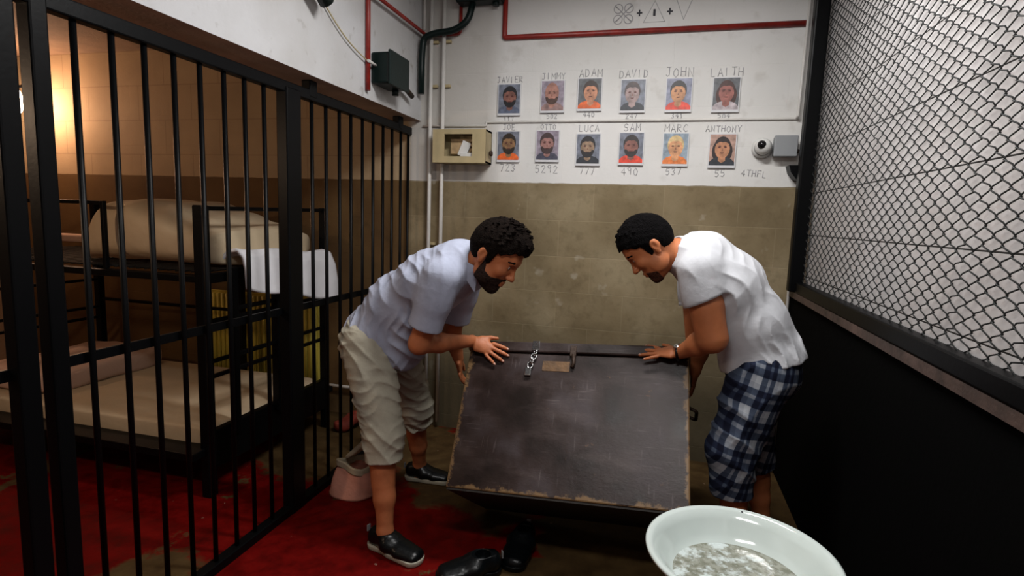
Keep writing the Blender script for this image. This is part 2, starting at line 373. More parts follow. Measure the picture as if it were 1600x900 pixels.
# ------------------------------------------------------------------ the room
D = 3.6; XR = 0.80; XB = -1.70; ZC = 3.0
box1('floor', (-5.6, -1.7, -0.1), (1.0, 3.8, 0.0), M_FLOOR)
WB = box1('wall_back', (-5.6, D, 0.0), (1.0, D+0.2, ZC+0.1), M_BACK)
WR = box1('wall_right', (XR, -1.7, 0.0), (XR+0.2, D, ZC+0.1), M_RIGHT)
box1('wall_front', (-5.6, -1.9, 0.0), (1.0, -1.7, ZC+0.1), M_CEIL)
box1('wall_left', (-5.8, -1.9, 0.0), (-5.6, 3.8, ZC+0.1), M_WARM)
box1('ceiling', (-1.62, -1.7, ZC), (1.0, D, ZC+0.1), M_CEIL)
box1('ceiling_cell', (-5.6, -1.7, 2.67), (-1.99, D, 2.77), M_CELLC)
b = MB()
b.box((-1.805, (D-1.7)/2, (2.12+ZC+0.1)/2), (0.37, D+1.7, ZC+0.1-2.12))
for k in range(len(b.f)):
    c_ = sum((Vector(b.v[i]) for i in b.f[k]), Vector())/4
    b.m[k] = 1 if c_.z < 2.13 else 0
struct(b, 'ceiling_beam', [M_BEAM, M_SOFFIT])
box1('wall_right_dado', (0.755, -1.7, 0.0), (XR, D, 1.10), M_BPANEL)
box1('trim_1', (0.738, -1.7, 1.10), (XR, D, 1.135), M_LEDGE)

# ceiling lamps (above the frame)
for ly, lab in ((2.10, 'white twin tube ceiling lamp above the chest'), (0.2, 'white twin tube ceiling lamp near the camera end of the room')):
    lamp = empty('ceiling_lamp', (-0.15, ly, 2.99), lab, 'lamp', 'ceiling lamps')
    b = MB(); b.box((-0.15, ly, 2.975), (1.05, 0.26, 0.05), bev=0.008); b.build('lamp_housing', M_WHITE, lamp)
    for dy in (-0.06, 0.06):
        b = MB(); b.tube([(-0.6, ly+dy, 2.94), (0.3, ly+dy, 2.94)], 0.009, 10); b.build('lamp_tube', M_TUBE, lamp)

# ------------------------------------------------------------------ cell front
def barbox(b, p, q, wx, wz=None, mi=0):
    """square bar between two points; wx across, wz other"""
    p, q = Vector(p), Vector(q); wz = wz or wx; t = (q-p); L = t.length; t.normalize()
    ref = Vector((1, 0, 0)) if abs(t.x) < 0.9 else Vector((0, 1, 0))
    u = (ref - t*ref.dot(t)).normalized(); v = t.cross(u)
    R = Matrix((u, v, t)).transposed()
    b.box((p+q)/2, (wx, wz, L), mi, R, bev=min(wx, wz)*0.12)
cf = empty('barred_cell_front', (XB, 2.4, 0), 'black steel barred wall closing off the bunk bed cell', 'bars')
def cfbar(name, p, q, wx, wz=None, par=None):
    b = MB(); barbox(b, p, q, wx, wz); return b.build(name, M_BLACK, par or cf)
cfbar('top_rail', (XB, 1.17, 2.05), (XB, 3.59, 2.05), 0.045, 0.05)
cfbar('bottom_rail', (XB, 1.17, 0.02), (XB, 3.59, 0.02), 0.05, 0.04)
cfbar('middle_rail', (XB-0.02, 1.2, 1.017), (XB-0.02, 3.59, 1.017), 0.012, 0.034)
cfbar('post', (XB, 1.215, 0), (XB, 1.215, 2.12), 0.05, 0.05)
cfbar('post', (XB, 2.31, 0), (XB, 2.31, 2.05), 0.06, 0.105)
for yb in (1.325, 1.444, 1.559, 1.676, 1.792, 1.911, 2.024, 2.141, 2.485, 2.606, 2.731, 2.846, 2.971, 3.095, 3.219, 3.339, 3.463, 3.575):
    b = MB(); b.tube([(XB, yb, 0.03), (XB, yb, 2.04)], 0.0095, 10); b.build('bar', M_BLACK, cf)
for yb in (2.47, 3.42):
    cfbar('ceiling_bracket', (XB, yb, 2.04), (XB, yb, 2.12), 0.05, 0.06)
cd = empty('barred_cell_door', (XB, 0.6, 0), 'black steel barred door at the left edge of the picture, beside the cell front', 'door')
cfbar('stile', (XB, 1.128, 0.02), (XB, 1.128, 2.08), 0.05, 0.055, cd)
cfbar('stile', (XB, 0.25, 0.02), (XB, 0.25, 2.08), 0.05, 0.055, cd)
cfbar('door_rail', (XB, 0.25, 2.05), (XB, 1.13, 2.05), 0.045, 0.05, cd)
cfbar('door_rail', (XB, 0.25, 0.05), (XB, 1.13, 0.05), 0.045, 0.05, cd)
cfbar('door_rail', (XB-0.02, 0.25, 1.017), (XB-0.02, 1.13, 1.017), 0.012, 0.034, cd)
for k in range(6):
    b = MB(); b.tube([(XB, 0.37+k*0.12, 0.05), (XB, 0.37+k*0.12, 2.05)], 0.0095, 10); b.build('bar', M_BLACK, cd)

# ------------------------------------------------------------------ cell: bunk bed and bedding
BX0, BX1, BY0, BY1 = -4.15, -2.19, 2.285, 3.32
bk = empty('bunk_bed', ((BX0+BX1)/2, (BY0+BY1)/2, 0), 'black metal bunk bed standing behind the bars', 'bunk bed')
def bp(name, p, q, wx, wz=None):
    b = MB(); barbox(b, p, q, wx, wz); return b.build(name, M_BLACK, bk)
bp('post', (BX1, BY0, 0), (BX1, BY0, 1.505), 0.055); bp('post', (BX1, BY1, 0), (BX1, BY1, 1.515), 0.045)
bp('post', (-2.86, BY1, 0), (-2.86, BY1, 1.18), 0.045); bp('post', (BX0, BY0, 0), (BX0, BY0, 1.505), 0.05); bp('post', (BX0, BY1, 0), (BX0, BY1, 1.505), 0.05)
for xx in (BX1, BX0):
    bp('end_rail', (xx, BY0, 1.49), (xx, BY1, 1.50), 0.022)
    for zz in (0.92, 0.71, 0.63):
        bp('end_rail', (xx, BY0, zz), (xx, BY1, zz), 0.02)
    bp('bed_end', (xx, BY0, 0.245), (xx, BY1, 0.245), 0.04, 0.205)
    bp('bed_end', (xx, BY0, 1.14), (xx, BY1, 1.14), 0.035, 0.05)
bp('ladder_side', (BX1+0.03, 2.45, 0.30), (BX1+0.03, 2.45, 1.19), 0.04); bp('ladder_side', (BX1+0.03, 2.80, 0.3), (BX1+0.03, 2.80, 1.16), 0.05)
for zz in (0.97, 0.72):
    bp('ladder_rung', (BX1+0.03, 2.45, zz), (BX1+0.03, 2.80, zz), 0.022)
for yy in (BY0, BY1):
    bp('side_rail', (BX0, yy, 0.245), (BX1, yy, 0.245), 0.205, 0.04)
    bp('side_rail', (BX0, yy, 1.14), (BX1, yy, 1.14), 0.05, 0.035)
bp('guard_rail', (BX0, BY0+0.0, 1.50), (-2.80, BY0, 1.50), 0.02)
bp('guard_rail', (-2.80, BY0, 1.16), (-2.80, BY0, 1.51), 0.022)
bp('wall_rail', (BX0, BY1, 0.77), (-2.86, BY1, 0.77), 0.022)
# woven wire spring base on the upper deck
b = MB()
for i in range(40): b.tube([(BX0+0.03+i*0.049, BY0, 1.172), (BX0+0.03+i*0.049, BY1, 1.172)], 0.004, 4, cap=False)
for j in range(21): b.tube([(BX0, BY0+0.02+j*0.05, 1.178), (BX1, BY0+0.02+j*0.05, 1.178)], 0.004, 4, cap=False)
b.build('spring_base', M_WIRE, bk)
b = MB(); b.box(((BX0+BX1)/2, (BY0+BY1)/2, 0.20), (BX1-BX0-0.05, BY1-BY0-0.05, 0.02)); b.build('lower_base', M_BLACK, bk)

def grid_mesh(fn, nu, nv, closeu=False):
    vs = [fn(i/(nu-1) if not closeu else i/nu, j/(nv-1)) for j in range(nv) for i in range(nu)]
    fs = []
    for j in range(nv-1):
        for i in range(nu if closeu else nu-1):
            fs.append((j*nu+i, j*nu+(i+1) % nu, (j+1)*nu+(i+1) % nu, (j+1)*nu+i))
    return vs, fs
def sp(v, p): return math.copysign(abs(v)**p, v)
def pillow(b, cx, cy, cz, lx, ly, lz, mi=0, R=None, e1=0.35, e2=0.45, wob=0.0, n=40, seed=0):
    """rounded slab (superellipsoid) with soft waves"""
    vs = []; nu, nv = n*2, n
    for j in range(nv+1):
        ph = -PI/2 + PI*j/nv
        for i in range(nu):
            th = 2*PI*i/nu
            p = Vector((sp(math.cos(ph), e2)*sp(math.cos(th), e1)*lx/2, sp(math.cos(ph), e2)*sp(math.sin(th), e1)*ly/2, sp(math.sin(ph), e2)*lz/2))
            if wob:
                s_ = math.sin(p.x*17+seed)*math.cos(p.y*13+seed*2) + 0.6*math.sin(p.x*31+p.y*23+seed)
                p.z += wob*s_; p.y += wob*0.5*math.sin(p.x*21+seed)
            vs.append(Vector((cx, cy, cz)) + (R @ p if R is not None else p))
    b.add(vs, [(j*nu+i, j*nu+(i+1) % nu, (j+1)*nu+(i+1) % nu, (j+1)*nu+i) for j in range(nv) for i in range(nu)], mi, True)
b = MB(); pillow(b, (BX0+BX1)/2, (BY0+BY1)/2, 0.297, BX1-BX0-0.045, BY1-BY0-0.045, 0.12, wob=0.003, e1=0.08, e2=0.2)
thing(b, 'mattress', M_MATT, 'flat beige mattress on the lower bunk', 'mattress')
b = MB(); pillow(b, -3.72, 2.8, 0.42, 0.60, 0.85, 0.15, wob=0.006, e1=0.25, e2=0.4, seed=3)
thing(b, 'folded_blanket', M_PINKB, 'pale pink folded blanket at the left end of the lower bunk', 'blanket')
# thick folded mattress on the upper bunk: bulging, left end rounded
def upper(u, v):
    # v along the length 0..1 from left end; u around the section
    X = -3.12 + 0.92*v
    cap = min(1.0, (max(v, 0.0)/0.20))**0.42 if v < 0.20 else 1.0
    ends = min(1.0, ((1-v)/0.05))**0.5 if v > 0.95 else 1.0
    hgt = (0.345 - 0.17*max(0, v-0.40)/0.60)*cap*max(ends, 0.02)
    wid = 0.90*(0.75+0.25*cap)*max(ends, 0.02)
    a = 2*PI*u
    yy = 2.80 + 0.5*wid*sp(math.cos(a), 0.55)
    zz = 1.185 + hgt*(0.5+0.5*sp(math.sin(a), 0.55))
    zz += 0.006*math.sin(X*30+yy*9) if zz > 1.25 else 0
    if 0.17 < v < 0.20: zz -= 0.008
    return Vector((X, yy, zz))
b = MB(); vs, fs = grid_mesh(upper, 56, 60, True); b.add(vs, fs, 0, True)
thing(b, 'rolled_mattress', M_MATT, 'thick beige mattress doubled over on the upper bunk', 'mattress')
def sheet(u, v):
    # v 0..1 from the mattress down over the bed end, u across
    path = [(-2.24, 1.225), (-2.19, 1.228), (-2.15, 1.215), (-2.12, 1.15), (-2.105, 1.04), (-2.095, 0.90)]
    t = v*(len(path)-1); k = min(int(t), len(path)-2); f = t-k
    X = path[k][0]*(1-f)+path[k+1][0]*f; Z = path[k][1]*(1-f)+path[k+1][1]*f
    Y = 2.46 + 0.86*u + 0.02*v
    Z = Z + 0.17*(1-u)*v      # hem climbs towards the camera side
    X += 0.012*math.sin(u*19+v*3)*v; Z += 0.008*math.sin(u*12+v*9)
    return Vector((X, Y, Z))
b = MB(); vs, fs = grid_mesh(sheet, 50, 40); b.add(vs, fs, 0, True)
sh = thing(b, 'bed_sheet', M_SHEET, 'white sheet hanging over the end of the upper bunk', 'sheet')
md = sh.modifiers.new('thick', 'SOLIDIFY'); md.thickness = 0.018; md.offset = 0
b = MB(); b.box((-3.7, 3.20, 1.235), (1.5, 0.16, 0.05), bev=0.012)
thing(b, 'wooden_plank', M_PINKB, 'pale plank lying at the far side of the upper bunk, left of the doubled mattress', 'plank')
# yellow ribbed panel
b = MB(); b.box((-2.87, 3.53, 0.52), (1.0, 0.02, 0.70))
for k in range(25): b.tube([(-3.35+k*0.04, 3.515, 0.19), (-3.35+k*0.04, 3.515, 0.85)], 0.013, 6)
thing(b, 'ribbed_panel', M_YEL, 'yellow vertically ribbed panel behind the bunk bed', 'panel')
# cell lamp
cl = empty('wall_lamp', (CELL_LAMP.x, 3.6, CELL_LAMP.z), 'bright glowing warm lamp on the cell wall at the far left', 'lamp')
b = MB(); b.tube([CELL_LAMP+Vector((-0.12, 0.24, 0.12)), CELL_LAMP+Vector((-0.12, 0.10, 0.16)), CELL_LAMP+Vector((-0.12, 0.04, 0.13))], 0.012, 10); b.build('lamp_arm', M_BLACK, cl)
b = MB(); b.ball(CELL_LAMP+Vector((-0.12, 0.04, 0.03)), 0.055, sc=(1, 1, 2.0)); b.build('lamp_globe', M_LAMP, cl)
hb = empty('hanging_bulb', (BULB.x, BULB.y, 2.67), 'bare warm bulb hanging from the cell ceiling near the camera', 'lamp')
b = MB(); b.tube([(BULB.x, BULB.y, 2.67), (BULB.x, BULB.y, 2.03)], 0.004, 6); b.build('cord', M_BLACK, hb)
b = MB(); b.tube([(BULB.x, BULB.y, 2.05), (BULB.x, BULB.y, 1.99)], 0.017, 10); b.build('socket', M_BLACK, hb)
b = MB(); b.ball(BULB+Vector((0, 0, -0.0)), 0.03, sc=(1, 1, 1.25)); b.build('bulb', M_LAMP, hb)
b = MB(); b.tube([(-2.42, 3.57, 0.215), (-1.75, 3.57, 0.215)], 0.012, 8)
thing(b, 'water_pipe', M_WPIPE, 'thin white pipe running low along the back wall behind the bars', 'pipe')
b = MB(); pillow(b, -2.02, 3.35, 0.05, 0.16, 0.22, 0.10, wob=0.02, e1=0.8, e2=0.8)
thing(b, 'red_rag', M_REDC, 'small crumpled red cloth on the cell floor by the back wall', 'cloth')

# ------------------------------------------------------------------ beam and back wall fittings
XF = -1.62
def pathtube(name, m, pts, r, label, cat, group=None, n=10):
    b = MB(); b.tube(pts, r, n); return thing(b, name, m, label, cat, group)
def bend(pts, rad=0.05, seg=5):
    out = [Vector(pts[0])]
    for i in range(1, len(pts)-1):
        p, a, c = Vector(pts[i]), Vector(pts[i-1]), Vector(pts[i+1])
        d1 = (a-p).normalized(); d2 = (c-p).normalized(); r = min(rad, (a-p).length*0.45, (c-p).length*0.45)
        for k in range(seg+1):
            t = k/seg; q = (p+d1*r)*(1-t)**2 + p*2*t*(1-t) + (p+d2*r)*t*t; out.append(q)
    out.append(Vector(pts[-1])); return out
pathtube('red_conduit', M_REDPIPE, [(XF+0.014, 2.865, 2.99), (XF+0.014, 2.865, 2.16)], 0.014, 'vertical red conduit running down the white beam to the dark box', 'conduit')
pathtube('red_conduit', M_REDPIPE, bend([(XF+0.040, 2.55, 2.665), (XF+0.04, 3.588, 2.665), (-1.345, 3.588, 2.665), (-1.345, 3.588, 2.85)], 0.03), 0.011, 'thin red conduit along the upper beam turning the corner behind the white pipes', 'conduit')
zr = 2.628
pathtube('red_conduit', M_REDPIPE, bend([(-1.047, 3.588, 2.99), (-1.047, 3.588, zr), (0.70, 3.588, zr)], 0.012), 0.0165, 'long horizontal red conduit on the back wall above the photos', 'conduit')
# dark box on the beam
jb = empty('junction_box', (XF, 3.0, 2.290), 'dark green metal switch box on the white beam above the bars', 'electrical box')
b = MB(); b.box((XF+0.055, 3.03, 2.295), (0.11, 0.22, 0.17), bev=0.012); b.build('box_body', M_GREEN, jb)
b = MB(); b.box((XF+0.118, 3.03, 2.295), (0.016, 0.24, 0.185), bev=0.005); b.build('box_lid', M_GREEN, jb)
b = MB(); b.box((XF+0.10, 3.155, 2.290), (0.03, 0.012, 0.045)); b.build('box_label', M_WHITE, jb)
b = MB(); b.tube([(XF+0.05, 3.13, 2.275), (XF+0.05, 3.22, 2.260), (XF+0.05, 3.24, 2.260)], [0.028, 0.028, 0.018], 12); b.tube([(XF+0.05, 3.24, 2.260), (XF+0.045, 3.36, 2.230)], 0.016, 10)
b.build('cable_gland', M_RUST, jb)
b = MB(); b.tube([(XF+0.06, 3.10, 2.220), (XF+0.06, 3.10, 2.180)], 0.02, 10); b.build('cable_gland', M_GREEN, jb)
b = MB(); b.tube([(XF+0.03, 2.84, 2.310), (XF+0.03, 2.93, 2.305)], 0.008, 8); b.build('cable_stub', M_WPIPE, jb)
pts = []
for k in range(13):
    t = k/12; p0, p1 = Vector((XF+0.012, 2.41, 2.50)), Vector((XF+0.02, 2.86, 2.31)); p = p0.lerp(p1, t); p.z -= 0.035*math.sin(PI*t); pts.append(p)
pathtube('thin_cable', M_BEIGE, pts, 0.0035, 'thin beige cable drooping down the white beam to the dark box', 'cable', n=6)
sl = empty('spotlight', (XF, 2.33, 2.50), 'small black lamp head on the beam at the top edge of the picture', 'lamp')
b = MB(); b.tube([(XF, 2.30, 2.56), (XF+0.07, 2.30, 2.53)], 0.012, 8); b.build('lamp_arm', M_BLACK, sl)
b = MB(); b.tube([(XF+0.07, 2.22, 2.57), (XF+0.07, 2.32, 2.49), (XF+0.07, 2.39, 2.445)], [0.028, 0.034, 0.036], 14); b.build('lamp_head', M_GREEN, sl)
# green flexible conduit round the corner and the box on top
pathtube('green_conduit', M_GREEN, bend([(-1.585, 3.52, 2.28), (-1.585, 3.52, 2.50), (-1.575, 3.52, 2.63), (-1.50, 3.52, 2.655), (-1.36, 3.52, 2.665), (-1.27, 3.52, 2.72), (-1.245, 3.53, 2.828)], 0.05), 0.021, 'thick dark green bent conduit crossing the white pipes in the corner', 'conduit', n=12)
gb = empty('green_junction_box', (-1.2, 3.58, 2.88), 'dark green metal box at the top of the back wall', 'electrical box')
b = MB(); b.box((-1.20, 3.545, 2.895), (0.30, 0.10, 0.13), bev=0.01); b.build('box_body', M_GREEN, gb)
b = MB(); b.tube([(-1.10, 3.55, 2.835), (-1.10, 3.55, 2.81)], 0.022, 10); b.build('cable_gland', M_GREEN, gb)
# white pipes
def wp(x, z0, label, r=0.013):
    e = empty('white_pipe', (x, 3.585, z0), label, 'pipe', 'vertical white pipes in the corner')
    b = MB(); b.tube([(x, 3.560, z0), (x, 3.560, 2.995)], r, 10); b.build('pipe', M_WPIPE, e)
    for zz in (2.34, 2.62, 1.3):
        if zz > z0:
            b = MB(); b.box((x+0.012, 3.588, zz), (0.055, 0.024, 0.018), bev=0.002); b.build('pipe_clip', M_BEIGE, e)
wp(-1.535, 0.05, 'left one of the two tall white vertical pipes in the corner')
wp(-1.447, 0.05, 'right one of the two tall white vertical pipes, passing behind the beige box')
pathtube('short_white_pipe', M_WPIPE, [(-1.598, 3.588, 2.70), (-1.598, 3.588, 2.995)], 0.010, 'short thin white pipe in the corner above the green conduit', 'pipe')
pathtube('thin_conduit', M_WPIPE, bend([(-1.60, 3.592, 2.085), (-1.155, 3.592, 2.085), (-1.155, 3.592, 2.108), (0.698, 3.592, 2.112), (0.698, 3.560, 2.118), (0.706, 3.560, 2.99)], 0.01), 0.0075, 'thin white conduit running across the back wall between the two rows of photos', 'conduit')
pathtube('corner_conduit', M_WPIPE, [(0.738, 3.560, 0.05), (0.738, 3.560, 2.99)], 0.009, 'thin white vertical pipe on the back wall beside the black fence post', 'pipe')

# beige open box
bb = empty('beige_box', (-1.3, 3.6, 1.93), 'open beige electrical box with loose terminals beside the photos', 'electrical box')
x0, x1, z0, z1 = -1.475, -1.115, 1.835, 2.045; dd = 0.13
b = MB()
b.box(((x0+x1)/2, 3.594, (z0+z1)/2), (x1-x0, 0.012, z1-z0))
b.box(((x0+x1)/2, 3.6-dd/2, z0+0.006), (x1-x0, dd, 0.012)); b.box(((x0+x1)/2, 3.6-dd/2, z1-0.006), (x1-x0, dd, 0.012))
b.box((x0+0.006, 3.6-dd/2, (z0+z1)/2), (0.012, dd, z1-z0)); b.box((x1-0.006, 3.6-dd/2, (z0+z1)/2), (0.012, dd, z1-z0))
b.build('box_body', M_BEIGE, bb)
b = MB()                                   # front cover with a cut-out
yf = 3.6-dd; a0, a1, c0, c1 = -1.395, -1.205, 1.875, 2.015
b.box(((x0+a0)/2, yf, (z0+z1)/2), (a0-x0, 0.008, z1-z0)); b.box(((a1+x1)/2, yf, (z0+z1)/2), (x1-a1, 0.008, z1-z0))
b.box(((a0+a1)/2, yf, (z0+c0)/2), (a1-a0, 0.008, c0-z0)); b.box(((a0+a1)/2, yf, (z1+c1)/2), (a1-a0, 0.008, z1-c1))
b.build('box_cover', M_BEIGE, bb)
b = MB(); b.box((-1.30, 3.56, 1.945), (0.16, 0.05, 0.10), bev=0.006)
for k in range(4): b.box((-1.215, 3.52, 1.89+k*0.03), (0.03, 0.03, 0.018), bev=0.003)
b.build('terminal_block', M_BEIGED, bb)
b = MB(); b.box((-1.275, 3.52, 1.925), (0.06, 0.02, 0.10), R=Matrix.Rotation(0.4, 3, 'Y'), bev=0.004); b.box((-1.25, 3.50, 1.885), (0.09, 0.02, 0.03), bev=0.004); b.build('paper_tag', M_WHITE, bb)
b = MB(); b.tube([(-1.105, 3.53, 1.90), (-1.09, 3.53, 1.90)], 0.018, 10); b.build('cable_gland', M_RUST, bb)

# camera with its box on the back wall
sc_ = empty('security_camera', (0.53, 3.6, 1.95), 'white dome security camera on the back wall beside the fence post', 'camera')
b = MB(); b.lathe([(0.001, 0.0), (0.055, 0.0), (0.057, 0.02), (0.045, 0.032)], (0.528, 3.598, 1.945), 28, R=Matrix.Rotation(PI/2, 3, 'X')); b.build('mount', M_WHITE, sc_)
b = MB(); b.ball((0.528, 3.545, 1.948), 0.046); b.build('camera_ball', M_WHITE, sc_)
b = MB(); b.lathe([(0.001, 0.0), (0.022, 0.0), (0.024, -0.006)], Vector((0.515, 3.500, 1.955)), 20, R=Matrix.Rotation(PI/2, 3, 'X') @ Matrix.Rotation(0.0, 3, 'Y')); b.ball((0.515, 3.506, 1.955), 0.021); b.build('lens', M_LENS, sc_)
gx = empty('grey_box', (0.645, 3.6, 1.95), 'square grey plastic junction box beside the dome camera', 'electrical box')
b = MB(); b.box((0.645, 3.568, 1.952), (0.118, 0.06, 0.112), bev=0.008); b.build('box_body', M_GREY, gx)
b = MB(); b.box((0.645, 3.534, 1.952), (0.124, 0.012, 0.118), bev=0.005); b.build('box_lid', M_GREY, gx)
b = MB(); b.tube([(0.705, 3.57, 1.93), (0.722, 3.57, 1.925)], 0.012, 8); b.build('cable_gland', M_RUST, gx)
b = MB()
poly = [(0, 0), (0.10, 0)] + [(0.10-0.10*math.sin(a), -0.085*(1-math.cos(a))) if False else (0.10*math.cos(a)*1.0 if False else 0.10*(1-math.sin(a)), -0.09*math.sin(a)) for a in [i*PI/2/8 for i in range(1, 1)]]
poly = [(0.0, 0.0), (0.012, -0.04), (0.04, -0.075), (0.08, -0.095), (0.10, -0.095), (0.10, 0.0)]
b.prism(poly, 0.10, Matrix.Translation((0.665, 3.598, 1.842)) @ Matrix.Rotation(PI/2, 4, 'X'))
thing(b, 'corner_bracket', M_BLACK, 'small black curved bracket below the grey box at the fence post', 'bracket')

# ------------------------------------------------------------------ wall photos
def portrait(cx, cz, cols, seed, w_=0.152, h_=0.198, y0=3.588):
    """print on a white board: background, shoulders, face, hair, features as flat inlays"""
    bg, skin, hair, shirt, style = cols
    rnd = random.Random(seed); b = MB()
    th = 0.012; b.box((cx, y0+0.003, cz), (w_, th, h_))
    yf = y0+0.003-th/2
    def poly(pts, lvl, mi):
        vs = [Vector((cx+p[0], yf-0.0004*lvl, cz+p[1])) for p in pts]
        b.add(vs, [tuple(range(len(vs)))], mi)
    def ell(x, z, rx, rz, lvl, mi, n=18, lo=0.0):
        poly([(x+rx*math.cos(2*PI*k/n), z+rz*math.sin(2*PI*k/n)) for k in range(n)], lvl, mi)
    m = 0.005; bot = -h_/2+0.014; top = h_/2-m; l = -w_/2+m; r = w_/2-m
    poly([(l, bot), (r, bot), (r, top), (l, top)], 1, 1)
    fx = rnd.uniform(-0.006, 0.006); fz = 0.010; S = 1.24
    if style == 'long': ell(fx, fz-0.014, 0.058, 0.072, 2, 4)
    elif style == 'bald': ell(fx, fz+0.012, 0.044, 0.062, 2, 3)
    else: ell(fx, fz+0.016, 0.048, 0.058, 2, 4)
    sh = 0.030
    poly([(l, bot), (r, bot), (r, bot+sh*0.6), (r-0.02, bot+sh+0.008), (0.02, bot+sh+0.018), (-0.02, bot+sh+0.018), (l+0.02, bot+sh+0.008), (l, bot+sh*0.6)], 3, 5)
    poly([(-0.018+fx, fz-0.02), (0.018+fx, fz-0.02), (0.020+fx, bot+sh-0.004), (fx, bot+sh-0.016), (-0.020+fx, bot+sh-0.004)], 4, 3)
    ell(fx, fz, 0.042, 0.056, 5, 3)
    if style in ('beard', 'bald', 'full'):
        n = 14; poly([(fx+0.041*math.cos(a), fz-0.014+0.046*math.sin(a)) for a in [PI+PI*k/n for k in range(n+1)]], 6, 4)
        ell(fx, fz-0.015, 0.026, 0.012, 7, 3)
        poly([(fx-0.013, fz-0.022), (fx+0.013, fz-0.022), (fx+0.008, fz-0.027), (fx-0.008, fz-0.027)], 8, 6)
    else:
        poly([(fx-0.012, fz-0.021), (fx+0.012, fz-0.021), (fx+0.007, fz-0.027), (fx-0.007, fz-0.027)], 7, 6)
    if style != 'bald':
        n = 12
        for k in range(n):
            a0, a1 = PI*k/n, PI*(k+1)/n
            o_ = lambda a: (fx+0.046*math.cos(a), fz+0.014+0.058*math.sin(a))
            q_ = lambda a: (fx+0.037*math.cos(a), fz+0.016+0.024*math.sin(a)**0.6+0.002*math.sin(7*a))
            poly([o_(a0), o_(a1), q_(a1), q_(a0)], 6, 4)
    for s_ in (-1, 1):
        ell(fx+s_*0.017, fz+0.010, 0.0085, 0.0045, 8, 6, 8)
        poly([(fx+s_*0.006, fz+0.015), (fx+s_*0.022, fz+0.016), (fx+s_*0.020, fz+0.019), (fx+s_*0.007, fz+0.018)], 8, 4)
    poly([(fx-0.004, fz-0.010), (fx+0.005, fz-0.011), (fx+0.001, fz+0.004)], 8, 7)
    return b
_pm = {}
def pm(c, nm='print_ink'):
    k = tuple(round(v, 3) for v in c)
    if k not in _pm: _pm[k] = mat(nm, c, 0.45, var=0.38, vscale=34)
    return _pm[k]
BG1, BG2, BG3, BG4 = (0.20, 0.21, 0.29), (0.26, 0.22, 0.27), (0.10, 0.105, 0.115), (0.15, 0.165, 0.21)
OR, RD, DK, GYS, WHS = (0.62, 0.11, 0.02), (0.60, 0.05, 0.025), (0.022, 0.026, 0.035), (0.26, 0.16, 0.15), (0.42, 0.36, 0.38)
PH = [
 (-1.003, 2.246, (BG4, (0.20, 0.085, 0.065), (0.012, 0.010, 0.012), (0.10, 0.12, 0.18), 'full'), 'bearded man with black hair against pale blue, first wall photo, top row'),
 (-0.720, 2.260, (BG2, (0.34, 0.16, 0.12), (0.06, 0.028, 0.02), GYS, 'bald'), 'bald man with dark beard against mauve, second wall photo, top row'),
 (-0.487, 2.268, (BG3, (0.46, 0.20, 0.11), (0.03, 0.012, 0.008), OR, 'short'), 'man in orange with slicked dark hair against dark grey, third wall photo, top row'),
 (-0.225, 2.254, (BG4, (0.30, 0.21, 0.20), (0.05, 0.03, 0.03), DK, 'short'), 'pale blurred face in dark clothes against blue grey, fourth wall photo, top row'),
 (0.043, 2.254, (BG1, (0.46, 0.21, 0.09), (0.010, 0.006, 0.006), RD, 'short'), 'smiling man with black hair and red top, fifth wall photo, top row'),
 (0.308, 2.250, (BG3, (0.30, 0.10, 0.08), (0.05, 0.014, 0.010), WHS, 'long'), 'long haired red brown face against dark grey, last wall photo, top row'),
 (-0.999, 1.952, (BG4, (0.22, 0.12, 0.055), (0.022, 0.014, 0.008), OR, 'beard'), 'bearded man in an orange top, first wall photo, bottom row'),
 (-0.740, 1.955, (BG2, (0.32, 0.16, 0.14), (0.05, 0.03, 0.03), (0.06, 0.06, 0.09), 'beard'), 'man with a tuft of hair and beard in dark clothes, second wall photo, bottom row'),
 (-0.480, 1.934, (BG4, (0.30, 0.20, 0.13), (0.015, 0.013, 0.016), DK, 'full'), 'man with dark curly hair in a black top, third wall photo, bottom row'),
 (-0.216, 1.940, (BG4, (0.22, 0.085, 0.065), (0.020, 0.014, 0.014), RD, 'beard'), 'dark bearded man in a bright red top, fourth wall photo, bottom row'),
 (0.045, 1.936, ((0.24, 0.30, 0.36), (0.56, 0.27, 0.13), (0.58, 0.42, 0.20), (0.66, 0.18, 0.04), 'short'), 'blond person in an orange top against pale blue, fifth wall photo, bottom row'),
 (0.312, 1.930, ((0.40, 0.25, 0.20), (0.46, 0.21, 0.11), (0.020, 0.010, 0.010), DK, 'long'), 'person with long dark hair against beige, last wall photo, bottom row'),
]
M_CARD = mat('white_card', (0.60, 0.60, 0.62), 0.5); M_MOUTH = mat('print_dark_red', (0.09, 0.02, 0.015), 0.5); M_NOSE = mat('print_nose', (0.20, 0.08, 0.05), 0.5)
for i, (cx, cz, cols, lab) in enumerate(PH):
    b = portrait(cx, cz, cols, i)
    thing(b, 'portrait_photo', [M_CARD, pm(cols[0]), M_CARD, pm(cols[1]), pm(cols[2]), pm(cols[3]), M_MOUTH, M_NOSE], lab, 'photo', 'portrait photos on the back wall')

